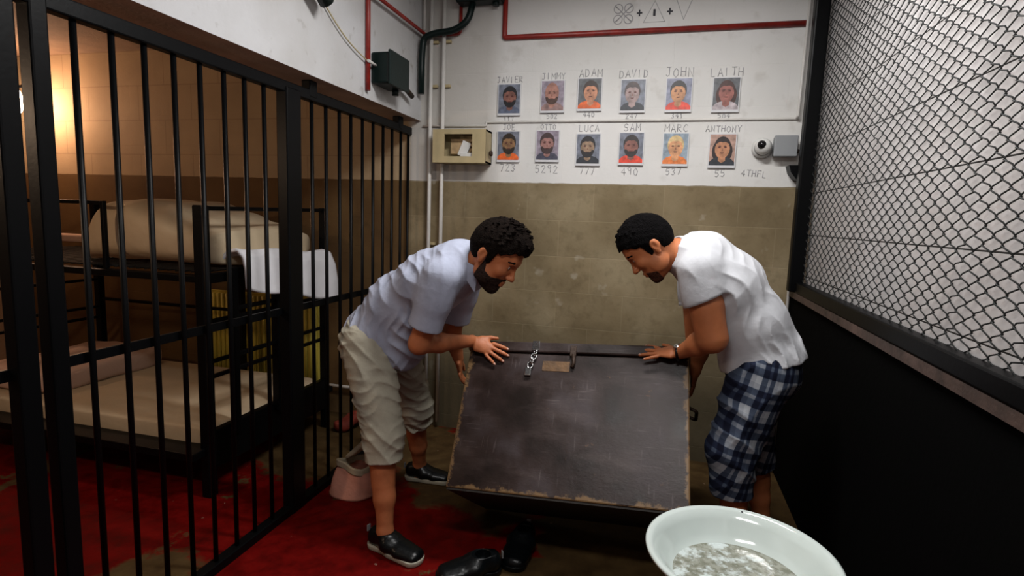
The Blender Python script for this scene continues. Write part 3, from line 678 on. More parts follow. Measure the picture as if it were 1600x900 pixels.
# handwriting on the wall
FONT = {
'A': [[(0, 0), (.35, 1), (.7, 0)], [(.12, .38), (.58, .38)]], 'B': [[(0, 0), (0, 1), (.5, .9), (.5, .6), (0, .52), (.6, .4), (.6, .1), (0, 0)]],
'C': [[(.6, .85), (.3, 1), (0, .6), (0, .3), (.3, 0), (.6, .15)]], 'D': [[(0, 0), (0, 1), (.4, .9), (.6, .5), (.4, .1), (0, 0)]],
'E': [[(.6, 1), (0, 1), (0, 0), (.6, 0)], [(0, .5), (.5, .5)]], 'H': [[(0, 0), (0, 1)], [(.6, 0), (.6, 1)], [(0, .5), (.6, .5)]],
'I': [[(.2, 0), (.2, 1)]], 'J': [[(.05, 1), (.6, 1)], [(.4, 1), (.4, .15), (.2, 0), (0, .15)]], 'L': [[(0, 1), (0, 0), (.5, 0)]],
'M': [[(0, 0), (0, 1), (.35, .4), (.7, 1), (.7, 0)]], 'N': [[(0, 0), (0, 1), (.6, 0), (.6, 1)]], 'O': [[(.3, 1), (0, .7), (0, .3), (.3, 0), (.6, .3), (.6, .7), (.3, 1)]],
'R': [[(0, 0), (0, 1), (.5, .9), (.5, .6), (0, .5), (.6, 0)]], 'S': [[(.6, .85), (.3, 1), (0, .8), (.1, .55), (.5, .45), (.6, .2), (.3, 0), (0, .15)]],
'T': [[(0, 1), (.7, 1)], [(.35, 1), (.35, 0)]], 'U': [[(0, 1), (0, .2), (.3, 0), (.6, .2), (.6, 1)]], 'V': [[(0, 1), (.32, 0), (.65, 1)]], 'X': [[(0, 0), (.6, 1)], [(0, 1), (.6, 0)]],
'Y': [[(0, 1), (.32, .5), (.65, 1)], [(.32, .5), (.32, 0)]], 'F': [[(.6, 1), (0, 1), (0, 0)], [(0, .5), (.5, .5)]], 'K': [[(0, 0), (0, 1)], [(.6, 1), (0, .45), (.6, 0)]],
'0': [[(.3, 1), (0, .6), (.1, .1), (.4, 0), (.6, .5), (.3, 1)]], '1': [[(.1, .7), (.3, 1), (.3, 0)]], '2': [[(0, .8), (.3, 1), (.55, .75), (0, 0), (.6, 0)]],
'3': [[(0, .9), (.4, 1), (.5, .7), (.2, .52), (.55, .3), (.3, 0), (0, .1)]], '4': [[(.45, 0), (.45, 1), (0, .35), (.65, .35)]], '5': [[(.55, 1), (.05, 1), (0, .55), (.4, .6), (.55, .3), (.3, 0), (0, .1)]],
'7': [[(0, 1), (.6, 1), (.2, 0)]], '9': [[(.5, .7), (.2, .5), (0, .8), (.3, 1), (.5, .8), (.45, 0)]], ' ': []}
def write(text, cx, cz, h=0.045, ang=0.0, m=None, r=0.0022, parent=None, name='handwriting'):
    b = MB(); adv = h*0.82; tot = adv*len(text)-0.2*h; x = -tot/2
    ca, sa = math.cos(ang), math.sin(ang)
    for ch in text:
        j = random.uniform(-0.08, 0.08)*h
        for st_ in FONT[ch]:
            pts = []
            for (px, pz) in st_:
                lx, lz = x+px*h*0.85, (pz-0.5)*h+j
                pts.append(Vector((cx+lx*ca-lz*sa, 3.5985, cz+lx*sa+lz*ca)))
            b.tube(pts, r, 5)
        x += adv
    return b.build(name, m or M_PENCIL, parent or WB)
for (t, i, dz, h) in [('JAVIER', 0, 0.128, 0.036), ('JIMMY', 1, 0.128, 0.038), ('ADAM', 2, 0.132, 0.046), ('DAVID', 3, 0.132, 0.044), ('JOHN', 4, 0.134, 0.052), ('LAITH', 5, 0.132, 0.046),
                      ('JOE', 6, 0.125, 0.036), ('OTTO', 7, 0.122, 0.032), ('LUCA', 8, 0.132, 0.040), ('SAM', 9, 0.130, 0.044), ('MARC', 10, 0.128, 0.044), ('ANTHONY', 11, 0.128, 0.036),
                      ('117', 0, -0.118, 0.03), ('502', 1, -0.118, 0.03), ('440', 2, -0.118, 0.032), ('247', 3, -0.118, 0.03), ('341', 4, -0.118, 0.03), ('504', 5, -0.116, 0.03),
                      ('723', 6, -0.135, 0.046), ('5292', 7, -0.140, 0.048), ('777', 8, -0.128, 0.042), ('490', 9, -0.133, 0.046), ('537', 10, -0.128, 0.040), ('55', 11, -0.128, 0.040)]:
    write(t, PH[i][0], PH[i][1]+dz, h)
write('4THFL', 0.50, 1.80, 0.036, -0.05)
# drawn puzzle symbols
b = MB(); yy = 3.5985; cx, cz = -0.31, 2.735; s_ = 0.075
def strokes(pts, r=0.0024, closed=False): b.tube([Vector((p[0], yy, p[1])) for p in pts], r, 5, closed=closed, cap=not closed)
for sx in (-1, 1):
    for sz in (-1, 1):
        strokes([(cx+sx*0.031+0.026*math.cos(2*PI*k/14), cz+sz*0.031+0.026*math.sin(2*PI*k/14)) for k in range(14)], closed=True)
        strokes([(cx+sx*0.022, cz+sz*0.022), (cx+sx*0.05, cz+sz*0.045)])
strokes([(cx-0.045, cz-0.045), (cx+0.045, cz+0.045)]); strokes([(cx-0.045, cz+0.045), (cx+0.045, cz-0.045)])
tx = -0.128; strokes([(tx-0.062, cz-0.055), (tx+0.062, cz-0.055), (tx, cz+0.065)], closed=True)
vx = 0.040; strokes([(vx-0.045, cz+0.065), (vx+0.045, cz+0.065), (vx, cz-0.05)], closed=True)
b.build('drawn_symbols', M_PENCIL, WB)
b = MB()
for px in (-0.215, -0.040):
    strokes([(px-0.016, cz), (px+0.016, cz)], 0.0045); strokes([(px, cz-0.018), (px, cz+0.018)], 0.0045)
strokes([(tx, cz-0.02), (tx, cz+0.015)], 0.0075)
b.build('drawn_plus_signs', M_INK, WB)

# ------------------------------------------------------------------ chain link fence on the right
XFN = 0.745
fe = empty('chain_link_fence', (XFN, 1.5, 1.15), 'dark chain link fence panel in front of the white block wall on the right', 'fence')
def fp_(name, p, q, wx, wz=None):
    b = MB(); barbox(b, p, q, wx, wz); return b.build(name, M_BLACK, fe)
fp_('post', (0.742, 3.445, 1.137), (0.742, 3.445, 2.99), 0.074, 0.07)
fp_('bottom_rail', (XFN+0.015, -1.6, 1.165), (XFN+0.015, 3.41, 1.165), 0.05, 0.055)
fp_('top_rail', (XFN+0.02, -1.6, 2.96), (XFN+0.02, 3.41, 2.96), 0.04, 0.04)
PIT = 0.042; PZ = 0.045
b = MB(); nw = int((3.40-0.2)/PIT)
def mesh_off(y_, z_): return 0.004*math.sin(y_*3.1+z_*4.0)
jit = [random.uniform(-0.0035, 0.0035) for _ in range(97)]
for i in range(nw):
    y0 = 3.39 - i*PIT; pts = []; zz = 1.185; k = 0
    while zz < 2.95:
        side = (1 if (k+i) % 2 else -1)
        yb = y0 + side*PIT*0.5
        o_ = mesh_off(yb, zz)
        e_ = 0.07*PIT
        pts.append(Vector((0.774+o_-0.003*side, yb-side*e_*0.4, zz-PZ*0.5+PZ*0.40+jit[(i+(side > 0)) % 97])))
        pts.append(Vector((0.774+o_+0.003*side, yb-side*e_*0.4, zz-PZ*0.5+PZ*0.60+jit[(i+(side > 0)) % 97])))
        zz += PZ*0.5*2*0.5*1.0; k += 1
    b.tube(pts, 0.0022, 5, cap=False)
b.build('wire_mesh', M_WIRE, fe)

# ------------------------------------------------------------------ enamel basin on a stand
bas = empty('enamel_basin', (0.235, 1.375, 0.61), 'white enamel wash basin with cloudy water stains in the foreground', 'basin')
BR = 0.226; BZ = 0.71; bc_ = (0.237, 1.385)
prof = [(0.001, -0.088), (0.125, -0.088), (0.148, -0.082), (0.172, -0.056), (0.192, -0.025), (0.207, -0.005), (BR-0.006, 0.0), (BR, -0.003), (BR+0.001, -0.008), (BR-0.006, -0.010), (0.205, -0.014), (0.188, -0.038), (0.168, -0.068), (0.140, -0.092), (0.12, -0.096), (0.001, -0.096)]
b = MB(); b.lathe([(r, z) for r, z in prof], (*bc_, BZ), 96); b.build('bowl', M_ENAMEL, bas)
g = NT('stained_water', 0.08, 0.6)
n1 = g.noise(20, 7, None, 0.65); n2 = g.noise(60, 6)
g.color(g.mix(g.step(n1, 0.50, 0.60), g.mix(g.step(n2, 0.4, 0.6), (0.16, 0.165, 0.125), (0.27, 0.28, 0.235)), (0.50, 0.56, 0.55)))
g.bump(g.math('ADD', n1, n2), 0.25, 0.01)
b = MB(); b.lathe([(0.001, -0.074), (0.10, -0.074), (0.1565, -0.0735)], (*bc_, BZ), 64); b.build('water', g.m, bas)
b = MB(); b.ball((bc_[0]+0.03, bc_[1]+0.21, BZ-0.0035), 0.0032, sc=(1, 1, 0.6), n=8); b.build('enamel_chip', M_INK, bas)
st_ = empty('basin_stand', (bc_[0], bc_[1], 0), 'white metal washstand under the enamel basin', 'stand')
b = MB(); b.tube([(bc_[0]+0.172*math.cos(2*PI*k/40), bc_[1]+0.172*math.sin(2*PI*k/40), 0.640) for k in range(40)], 0.008, 8, closed=True); b.build('ring', M_WHITE, st_)
for k in range(3):
    a = 2*PI*k/3 + 0.5
    b = MB(); b.tube(bend([(bc_[0]+0.172*math.cos(a), bc_[1]+0.172*math.sin(a), 0.625), (bc_[0]+0.13*math.cos(a), bc_[1]+0.13*math.sin(a), 0.35), (bc_[0]+0.2*math.cos(a), bc_[1]+0.2*math.sin(a), 0.012)], 0.1), 0.009, 8); b.build('leg', M_BLACK, st_)

# ------------------------------------------------------------------ the wooden chest, tipped back
def frame(yaw, roll, lean):
    y_, r_, l_ = map(math.radians, (yaw, roll, lean))
    Dv = Vector((math.cos(y_)*math.cos(r_), math.sin(y_)*math.cos(r_), math.sin(r_)))
    back = Vector((-math.sin(y_), math.cos(y_), 0)); up = Dv.cross(back)
    Ev = up*math.cos(l_) + back*math.sin(l_); Nv = Dv.cross(Ev); return Dv, Ev, Nv
CD, CE, CN = frame(-1.4, 3.8, 34.74); CP = Vector((-0.824, 2.132, 0.345)); CW, CH, CDp = 1.0, 0.677, 0.60
CMW = Matrix(((CD.x, CE.x, CN.x, CP.x), (CD.y, CE.y, CN.y, CP.y), (CD.z, CE.z, CN.z, CP.z), (0, 0, 0, 1)))
ch = empty('wooden_chest', mw=CMW, label='large dark worn wooden chest tipped backwards between the two men', cat='chest')
LID = 0.050
b = MB(); b.box((CW/2, (CH-LID)/2-0.001, -CDp/2), (CW, CH-LID-0.004, CDp), bev=0.006)
b.build('chest_body', M_WOOD, ch, True)
b = MB(); b.box((CW/2, CH-LID/2, -CDp/2+0.004), (CW+0.014, LID, CDp+0.016), bev=0.007); b.build('chest_lid', M_WOOD, ch, True)
b = MB(); b.box((CW/2, -0.004, -CDp/2), (CW-0.01, 0.008, CDp-0.01)); b.build('chest_bottom', M_WOODIN, ch, True)
b = MB(); b.box((0.425, CH-LID-0.062, 0.0005), (0.125, 0.048, 0.003), bev=0.001); b.build('lock_plate_mark', M_SCAR, ch, True)
b = MB()                                             # chrome hasp with chain links
hx = 0.325
b.box((hx, CH-0.020, 0.015), (0.034, 0.046, 0.005), bev=0.0015)
for k in range(4):
    zc = 0.012; yy = CH-0.052-k*0.021
    pts = [Vector((hx-0.006*k+0.0125*math.cos(t)*(1 if k % 2 else 0.6), yy+0.016*math.sin(t), zc+(0.006*math.cos(t) if k % 2 == 0 else 0))) for t in [2*PI*i/14 for i in range(14)]]
    b.tube(pts, 0.0042, 6, closed=True)
b.box((hx-0.024, CH-0.147, 0.013), (0.030, 0.038, 0.014), bev=0.004)
b.build('hasp', M_CHROME, ch, True)
b = MB(); b.box((0.500, CH-0.040, 0.012), (0.028, 0.05, 0.006), bev=0.002); b.tube([(0.503, CH-0.055, 0.012), (0.506, CH-0.095, 0.009), (0.500, CH-0.118, 0.008)], [0.010, 0.008, 0.010], 8)
b.build('latch', M_RUST, ch, True)
for k in range(20):
    b = MB(); b.ball((0.010+random.uniform(-0.002, 0.002), 0.03+k*0.0305+random.uniform(-0.006, 0.006), 0.0), 0.0042, sc=(1, 1, 0.5), n=6); b.build('nail', M_SCAR, ch, True)
b = MB()
for s_, xx in ((1, CW),):
    b.tube(bend([(xx, CH-0.20, -0.22), (xx+0.035, CH-0.215, -0.22), (xx+0.035, CH-0.215, -0.36), (xx, CH-0.20, -0.36)], 0.02), 0.008, 8)
b.build('carry_handle', M_RUST, ch, True)

# pink bag by the bars
bg_ = empty('cloth_bag', (-1.5, 2.53, 0), 'small pink bag with a cream folded top on the floor by the bars', 'bag')
def bag(u, v):
    a = 2*PI*u; r = 0.125-0.030*v+0.006*math.sin(3*a+v*5)
    return Vector((-1.52+r*1.05*sp(math.cos(a), .8)+0.03*v, 2.56+r*0.8*sp(math.sin(a), .8), 0.002+0.15*v+0.008*math.sin(2*a)*v))
b = MB(); vs, fs = grid_mesh(bag, 36, 14, True); b.add(vs, fs, 0, True); b.add([bag(i/36, 0) for i in range(36)], [tuple(range(35, -1, -1))], 0); b.build('bag_body', M_BAGP, bg_)
def rim(u, v):
    a = 2*PI*u; r = 0.098+0.010*math.sin(4*a)
    return Vector((-1.49+r*1.08*math.cos(a), 2.56+r*0.85*math.sin(a), 0.145+0.035*v+0.012*math.sin(2*a)))
b = MB(); vs, fs = grid_mesh(rim, 36, 6, True); b.add(vs, fs, 0, True)
o = b.build('bag_rim', M_BAGC, bg_); md = o.modifiers.new('t', 'SOLIDIFY'); md.thickness = 0.012
b = MB(); R_ = Matrix.Rotation(-0.75, 3, 'Y')
pillow(b, -1.49, 2.62, 0.25, 0.20, 0.16, 0.035, R=R_, wob=0.004, e1=0.4, e2=0.6, n=20); b.build('bag_flap', M_BAGC, bg_)

#PEOPLE#
# ------------------------------------------------------------------ smooth bodies: distance fields turned into one mesh
V3 = lambda *a: np.array(a, float)
def npv(v): return np.array([v[0], v[1], v[2]], float)
class Field:
    def __init__(s, lo, hi, h):
        s.lo = npv(lo); s.h = h; s.n = np.ceil((npv(hi)-s.lo)/h).astype(int)+1
        s.F = np.full(s.n, 0.15, np.float32)
    def sub(s, lo, hi):
        a = np.clip(np.floor((lo-s.lo)/s.h).astype(int), 0, s.n-1); b_ = np.clip(np.ceil((hi-s.lo)/s.h).astype(int)+1, 1, s.n)
        ax = [(s.lo[i]+s.h*np.arange(a[i], b_[i])).astype(np.float32) for i in range(3)]
        return (slice(a[0], b_[0]), slice(a[1], b_[1]), slice(a[2], b_[2])), ax[0][:, None, None], ax[1][None, :, None], ax[2][None, None, :]
    def put(s, prim, k=0.02, op='u'):
        fn, lo, hi = prim; pad = k+0.02
        sl, X, Y, Z = s.sub(lo-pad, hi+pad)
        if min(q.stop-q.start for q in sl) <= 0: return
        d = fn(X, Y, Z); A = s.F[sl]
        if op == 'u':
            hh = np.clip(0.5+0.5*(A-d)/k, 0, 1); s.F[sl] = A*(1-hh)+d*hh - k*hh*(1-hh)
        elif op == 's':
            d = -d; hh = np.clip(0.5-0.5*(A-d)/k, 0, 1); s.F[sl] = A*(1-hh)+d*hh + k*hh*(1-hh)
    def cut(s, fn, lo=None, hi=None):            # keep fn<0
        lo = s.lo if lo is None else npv(lo); hi = s.lo+s.h*(s.n-1) if hi is None else npv(hi)
        sl, X, Y, Z = s.sub(lo, hi); s.F[sl] = np.maximum(s.F[sl], fn(X, Y, Z))
    def warp(s, fn, lim=0.03):
        X, Y, Z = [(s.lo[i]+s.h*np.arange(s.n[i])).astype(np.float32) for i in range(3)]
        for i0 in range(0, s.n[0], 24):
            A = s.F[i0:i0+24]
            if (np.abs(A) < lim).any(): s.F[i0:i0+24] = A + fn(X[i0:i0+24, None, None], Y[None, :, None], Z[None, None, :])
    def mesh(s, name, mats, parent, keep=None, matfn=None):
        F = s.F; F[0] = F[-1] = 0.1; F[:, 0] = F[:, -1] = 0.1; F[:, :, 0] = F[:, :, -1] = 0.1
        S = F < 0; nx, ny, nz = F.shape
        cnt = np.zeros((nx-1, ny-1, nz-1), np.int8)
        for dx in (0, 1):
            for dy in (0, 1):
                for dz in (0, 1): cnt += S[dx:nx-1+dx, dy:ny-1+dy, dz:nz-1+dz]
        act = (cnt > 0) & (cnt < 8); idx = np.full(act.shape, -1, np.int32)
        cx, cy, cz = np.nonzero(act); nv = len(cx); idx[cx, cy, cz] = np.arange(nv)
        acc = np.zeros((nv, 3)); num = np.zeros(nv)
        for (ax, offs) in ((0, [(0, a, b_) for a in (0, 1) for b_ in (0, 1)]), (1, [(a, 0, b_) for a in (0, 1) for b_ in (0, 1)]), (2, [(a, b_, 0) for a in (0, 1) for b_ in (0, 1)])):
            st = [0, 0, 0]; st[ax] = 1
            for o in offs:
                f0 = F[cx+o[0], cy+o[1], cz+o[2]]; f1 = F[cx+o[0]+st[0], cy+o[1]+st[1], cz+o[2]+st[2]]
                m = (f0 < 0) != (f1 < 0); t = np.where(m, f0/np.where(m, f0-f1, 1), 0)
                for c in range(3): acc[:, c] += m*(o[c]+st[c]*t)
                num += m
        P = np.stack([cx, cy, cz], 1)+acc/num[:, None]; P = s.lo+P*s.h
        quads = []
        for ax in range(3):
            b1, b2 = [(1, 2), (2, 0), (0, 1)][ax]
            sl0 = [slice(1, -1)]*3; sl1 = [slice(1, -1)]*3; sl0[ax] = slice(0, -1); sl1[ax] = slice(1, None)
            A, B = S[tuple(sl0)], S[tuple(sl1)]
            e = np.nonzero(A != B); off = [1, 1, 1]; off[ax] = 0
            g_ = [e[i]+off[i] for i in range(3)]; fl = A[e]
            def cell(d1, d2):
                q = [g_[0].copy(), g_[1].copy(), g_[2].copy()]; q[b1] -= d1; q[b2] -= d2; return idx[q[0], q[1], q[2]]
            q = np.stack([cell(1, 1), cell(0, 1), cell(0, 0), cell(1, 0)], 1); q[~fl] = q[~fl][:, ::-1]; quads.append(q)
        Q = np.concatenate(quads)
        if keep is not None:
            cen = P[Q].mean(1); Q = Q[keep(cen)]
            used = np.unique(Q); mp = np.full(nv, -1); mp[used] = np.arange(len(used)); Q = mp[Q]; P = P[used]
        me = bpy.data.meshes.new(name); me.vertices.add(len(P)); me.vertices.foreach_set('co', P.astype(np.float32).ravel())
        me.loops.add(Q.size); me.loops.foreach_set('vertex_index', Q.astype(np.int32).ravel())
        me.polygons.add(len(Q)); me.polygons.foreach_set('loop_start', np.arange(0, Q.size, 4, dtype=np.int32)); me.polygons.foreach_set('loop_total', np.full(len(Q), 4, np.int32))
        me.polygons.foreach_set('use_smooth', np.ones(len(Q), bool))
        for m in (mats if isinstance(mats, (list, tuple)) else [mats]): me.materials.append(m)
        if matfn is not None: me.polygons.foreach_set('material_index', matfn(P[Q].mean(1)).astype(np.int32))
        me.update(calc_edges=True); me.validate()
        o = bpy.data.objects.new(name, me); C.objects.link(o)
        if parent is not None: o.parent = parent; o.matrix_parent_inverse = parent.matrix_basis.inverted()
        return o

def seg(a, b_, ra, rb, w_=None, sw=1.0):
    """tapered capsule; w_, sw: widened sw times along the direction w_"""
    a, b_ = npv(a), npv(b_); d = b_-a; L2 = max(d@d, 1e-9)
    if w_ is not None: w_ = npv(w_); w_ = w_/np.linalg.norm(w_)
    def fn(X, Y, Z):
        px, py, pz = X-a[0], Y-a[1], Z-a[2]
        t = np.clip((px*d[0]+py*d[1]+pz*d[2])/L2, 0, 1)
        vx, vy, vz = px-t*d[0], py-t*d[1], pz-t*d[2]
        if w_ is not None:
            k_ = (vx*w_[0]+vy*w_[1]+vz*w_[2])*(1-1/sw); vx = vx-k_*w_[0]; vy = vy-k_*w_[1]; vz = vz-k_*w_[2]
        return (np.sqrt(vx*vx+vy*vy+vz*vz)-(ra+(rb-ra)*t)).astype(np.float32)
    r = max(ra, rb)*(max(sw, 1) if w_ is not None else 1)
    return fn, np.minimum(a, b_)-r, np.maximum(a, b_)+r
def ellip(c, rad, R=None):
    c = npv(c); R = np.eye(3) if R is None else R; rad = npv(rad)   # R rows = local axes
    def fn(X, Y, Z):
        px, py, pz = X-c[0], Y-c[1], Z-c[2]
        q = [(px*R[i, 0]+py*R[i, 1]+pz*R[i, 2]) for i in range(3)]
        k0 = np.sqrt(sum((q[i]/rad[i])**2 for i in range(3))); k1 = np.sqrt(sum((q[i]/rad[i]**2)**2 for i in range(3)))
        return (k0*(k0-1)/np.maximum(k1, 1e-6)).astype(np.float32)
    r = rad.max(); return fn, c-r, c+r
def plane(p, n):
    p, n = npv(p), npv(n); n = n/np.linalg.norm(n)
    return lambda X, Y, Z: ((X-p[0])*n[0]+(Y-p[1])*n[1]+(Z-p[2])*n[2]).astype(np.float32)

# ---- head in its own frame: x forward, y to its left, z up; origin between the ears
class Fr:
    def __init__(s, o, fwd, up, sc=1.0):
        s.o = npv(o); f = npv(fwd); f = f/np.linalg.norm(f); u = npv(up); u = u-f*(u@f); u = u/np.linalg.norm(u)
        s.R = np.stack([f, np.cross(u, f), u]); s.s = sc
    def __call__(s, x_, y_, z_): return s.o + s.s*(x_*s.R[0]+y_*s.R[1]+z_*s.R[2])
    def loc(s, X, Y, Z):
        px, py, pz = X-s.o[0], Y-s.o[1], Z-s.o[2]
        return [((px*s.R[i, 0]+py*s.R[i, 1]+pz*s.R[i, 2])/s.s) for i in range(3)]
def head_prims(H):
    k = H.s; R = H.R; e = lambda c, r: ellip(H(*c), [q*k for q in r], R)
    sg = lambda a, b_, ra, rb, w_=None, sw=1: seg(H(*a), H(*b_), ra*k, rb*k, w_, sw)
    L = [(e((0.005, 0, 0.052), (0.097, 0.075, 0.088)), 0.01, 'u'), (e((-0.03, 0, 0.035), (0.065, 0.066, 0.07)), 0.02, 'u'),
         (e((0.045, 0, -0.01), (0.052, 0.058, 0.085)), 0.025, 'u'),                     # face block
         (e((0.045, 0, -0.065), (0.043, 0.044, 0.040)), 0.025, 'u'),                    # jaw
         (e((0.074, 0, -0.092), (0.018, 0.022, 0.016)), 0.02, 'u'),                     # chin
         (sg((0.084, -0.022, 0.040), (0.084, 0.022, 0.040), 0.014, 0.014), 0.02, 'u')]  # brow
    for s_ in (-1, 1):
        L += [(e((0.070, s_*0.042, -0.008), (0.020, 0.018, 0.018)), 0.022, 'u'),         # cheekbone
              (e((0.020, s_*0.052, -0.055), (0.035, 0.012, 0.028)), 0.02, 'u'),          # jaw angle
              (e((0.100, s_*0.031, 0.020), (0.013, 0.015, 0.0105)), 0.012, 's'),         # eye socket
              (e((0.079, s_*0.031, 0.018), (0.0125, 0.0135, 0.0125)), 0.006, 'u')]       # lid
    L += [(sg((0.094, 0, 0.028), (0.112, 0, -0.010), 0.007, 0.0095), 0.010, 'u'), (e((0.114, 0, -0.016), (0.012, 0.0105, 0.010)), 0.008, 'u')]
    for s_ in (-1, 1): L += [(e((0.104, s_*0.012, -0.019), (0.010, 0.007, 0.007)), 0.006, 'u')]
    L += [(e((0.092, 0, -0.046), (0.0125, 0.022, 0.0065)), 0.006, 'u'), (e((0.091, 0, -0.058), (0.0125, 0.019, 0.007)), 0.006, 'u'),
          (sg((0.106, -0.018, -0.0515), (0.106, 0.018, -0.0515), 0.003, 0.003), 0.004, 's')]
    for s_ in (-1, 1):                                                                 # ears
        L += [(e((-0.011, s_*0.078, 0.010), (0.0185, 0.0085, 0.025)), 0.005, 'u'), (e((-0.004, s_*0.076, -0.014), (0.010, 0.0075, 0.014)), 0.006, 'u'),
              (e((-0.005, s_*0.088, 0.009), (0.0095, 0.0065, 0.016)), 0.004, 's')]
    return L
def make_head_extras(H, parent, hairm, beard, hair_thick, quiff, h=0.0022):
    lo = H.o-0.19*H.s; hi = H.o+0.19*H.s
    def base(): 
        f = Field(lo, hi, h)
        for p, k, op in head_prims(H)[:12]: f.put(p, k*H.s, op)
        return f
    # hair
    f = Field(lo, hi, h)
    f.put(ellip(H(0.004, 0, 0.056), [q*H.s for q in (0.099+hair_thick, 0.077+hair_thick*0.7, 0.090+hair_thick)], H.R), 0.01)
    f.put(ellip(H(-0.032, 0, 0.030), [q*H.s for q in (0.066+hair_thick*0.7, 0.067+hair_thick*0.6, 0.075)], H.R), 0.02)
    if quiff: f.put(ellip(H(0.055, 0, 0.112), [q*H.s for q in (0.055, 0.052, 0.036)], H.R), 0.03)
    rs = np.random.RandomState(5)
    for i in range(260):
        a = rs.uniform(-PI, PI); e_ = rs.uniform(0.15, 1.5)
        n_ = V3(math.cos(a)*math.cos(e_), math.sin(a)*math.cos(e_), math.sin(e_))
        p0 = V3(0.004, 0, 0.056) + n_*V3(0.097+hair_thick, 0.075+hair_thick*0.7, 0.088+hair_thick)
        if quiff and n_[0] > 0 and n_[2] > 0.5: p0 = p0 + V3(0, 0, 0.004)
        tl = 0.013 if quiff else 0.007
        if p0[0] > 0.04 and p0[2] < 0.115: continue
        p1 = p0 + n_*tl*0.55 + V3(0.9, rs.uniform(-0.5, 0.5), -0.2 if not quiff else 0.25)*tl
        f.put(seg(H(*(p0-n_*0.004)), H(*p1), 0.0048*H.s, 0.0018*H.s), 0.004)
    def line(X, Y, Z):
        x_, y_, z_ = H.loc(X, Y, Z)
        zc = np.interp(x_, [-0.12, -0.075, -0.03, -0.024, 0.004, 0.010, 0.026, 0.034, 0.062, 0.085, 0.12], [-0.052, -0.050, -0.030, 0.015, 0.018, -0.012, -0.010, 0.040, 0.058, 0.082, 0.088])
        zc = zc + 0.004*np.sin(x_*230+y_*90)
        return ((zc-z_)*H.s*0.8).astype(np.float32)
    f.cut(line)
    f.warp(lambda X, Y, Z: ((lambda q: 0.0010*np.sin(q[2]*150+q[0]*40+2*np.sin(q[1]*45))*np.sin(q[0]*190+q[1]*60+1.5*np.sin(q[2]*50))+0.0012*np.sin(q[0]*70+q[1]*50)*np.clip(q[2]*9,0,1))(H.loc(X, Y, Z))).astype(np.float32))
    f.mesh('hair', hairm, parent)
    if beard:
        f = base(); f.F -= 0.0035 if beard == 'full' else 0.0018
        def bl(X, Y, Z):
            x_, y_, z_ = H.loc(X, Y, Z)
            if beard == 'full':
                top = np.interp(x_, [-0.03, 0.0, 0.015, 0.03, 0.06, 0.085, 0.11], [0.0, 0.0, -0.01, -0.038, -0.045, -0.034, -0.032])
                m1 = z_-top; m2 = 0.004-x_
            else:
                top = np.interp(x_, [0.04, 0.06, 0.085, 0.11], [-0.08, -0.066, -0.050, -0.034]); m1 = z_-top; m2 = 0.055-x_
            lips = 0.011-np.sqrt(((z_+0.052)/0.9)**2+(y_/1.9)**2+((x_-0.10)/2.5)**2)
            return (np.maximum(np.maximum(m1, m2), lips)*H.s).astype(np.float32)
        f.cut(bl)
        f.warp(lambda X, Y, Z: ((lambda q: 0.0011*np.sin(q[0]*500+q[2]*300)*np.sin(q[1]*480+q[2]*200))(H.loc(X, Y, Z))).astype(np.float32))
        f.mesh('beard', M_BEARD if beard == 'full' else M_STUB_SHADE, parent)  # full beard is hair; the other shell mostly paints shadow on the chin
    for s_ in (-1, 1):
        b = MB(); R_ = Matrix([list(r) for r in H.R]).transposed()
        b.ball(H(0.0800, s_*0.031, 0.019), 0.0125*H.s, n=12, R=R_)
        b.lathe([(0.0001, 0.0), (0.0055*H.s, -0.0006)], H(0.0928, s_*0.031, 0.0165), 12, 1, R_ @ Matrix.Rotation(PI/2, 3, 'Y'))
        b.build('eye', [M_EYE, M_LENS], parent)
        f = Field(H(0.085, s_*0.032, 0.04)-0.05, H(0.085, s_*0.032, 0.04)+0.05, 0.002)
        f.put(seg(H(0.099, s_*0.014, 0.040), H(0.094, s_*0.034, 0.046), 0.0045*H.s, 0.0045*H.s), 0.005); f.put(seg(H(0.094, s_*0.034, 0.046), H(0.080, s_*0.050, 0.040), 0.0045*H.s, 0.003*H.s), 0.005)
        f.mesh('eyebrow', hairm, parent)

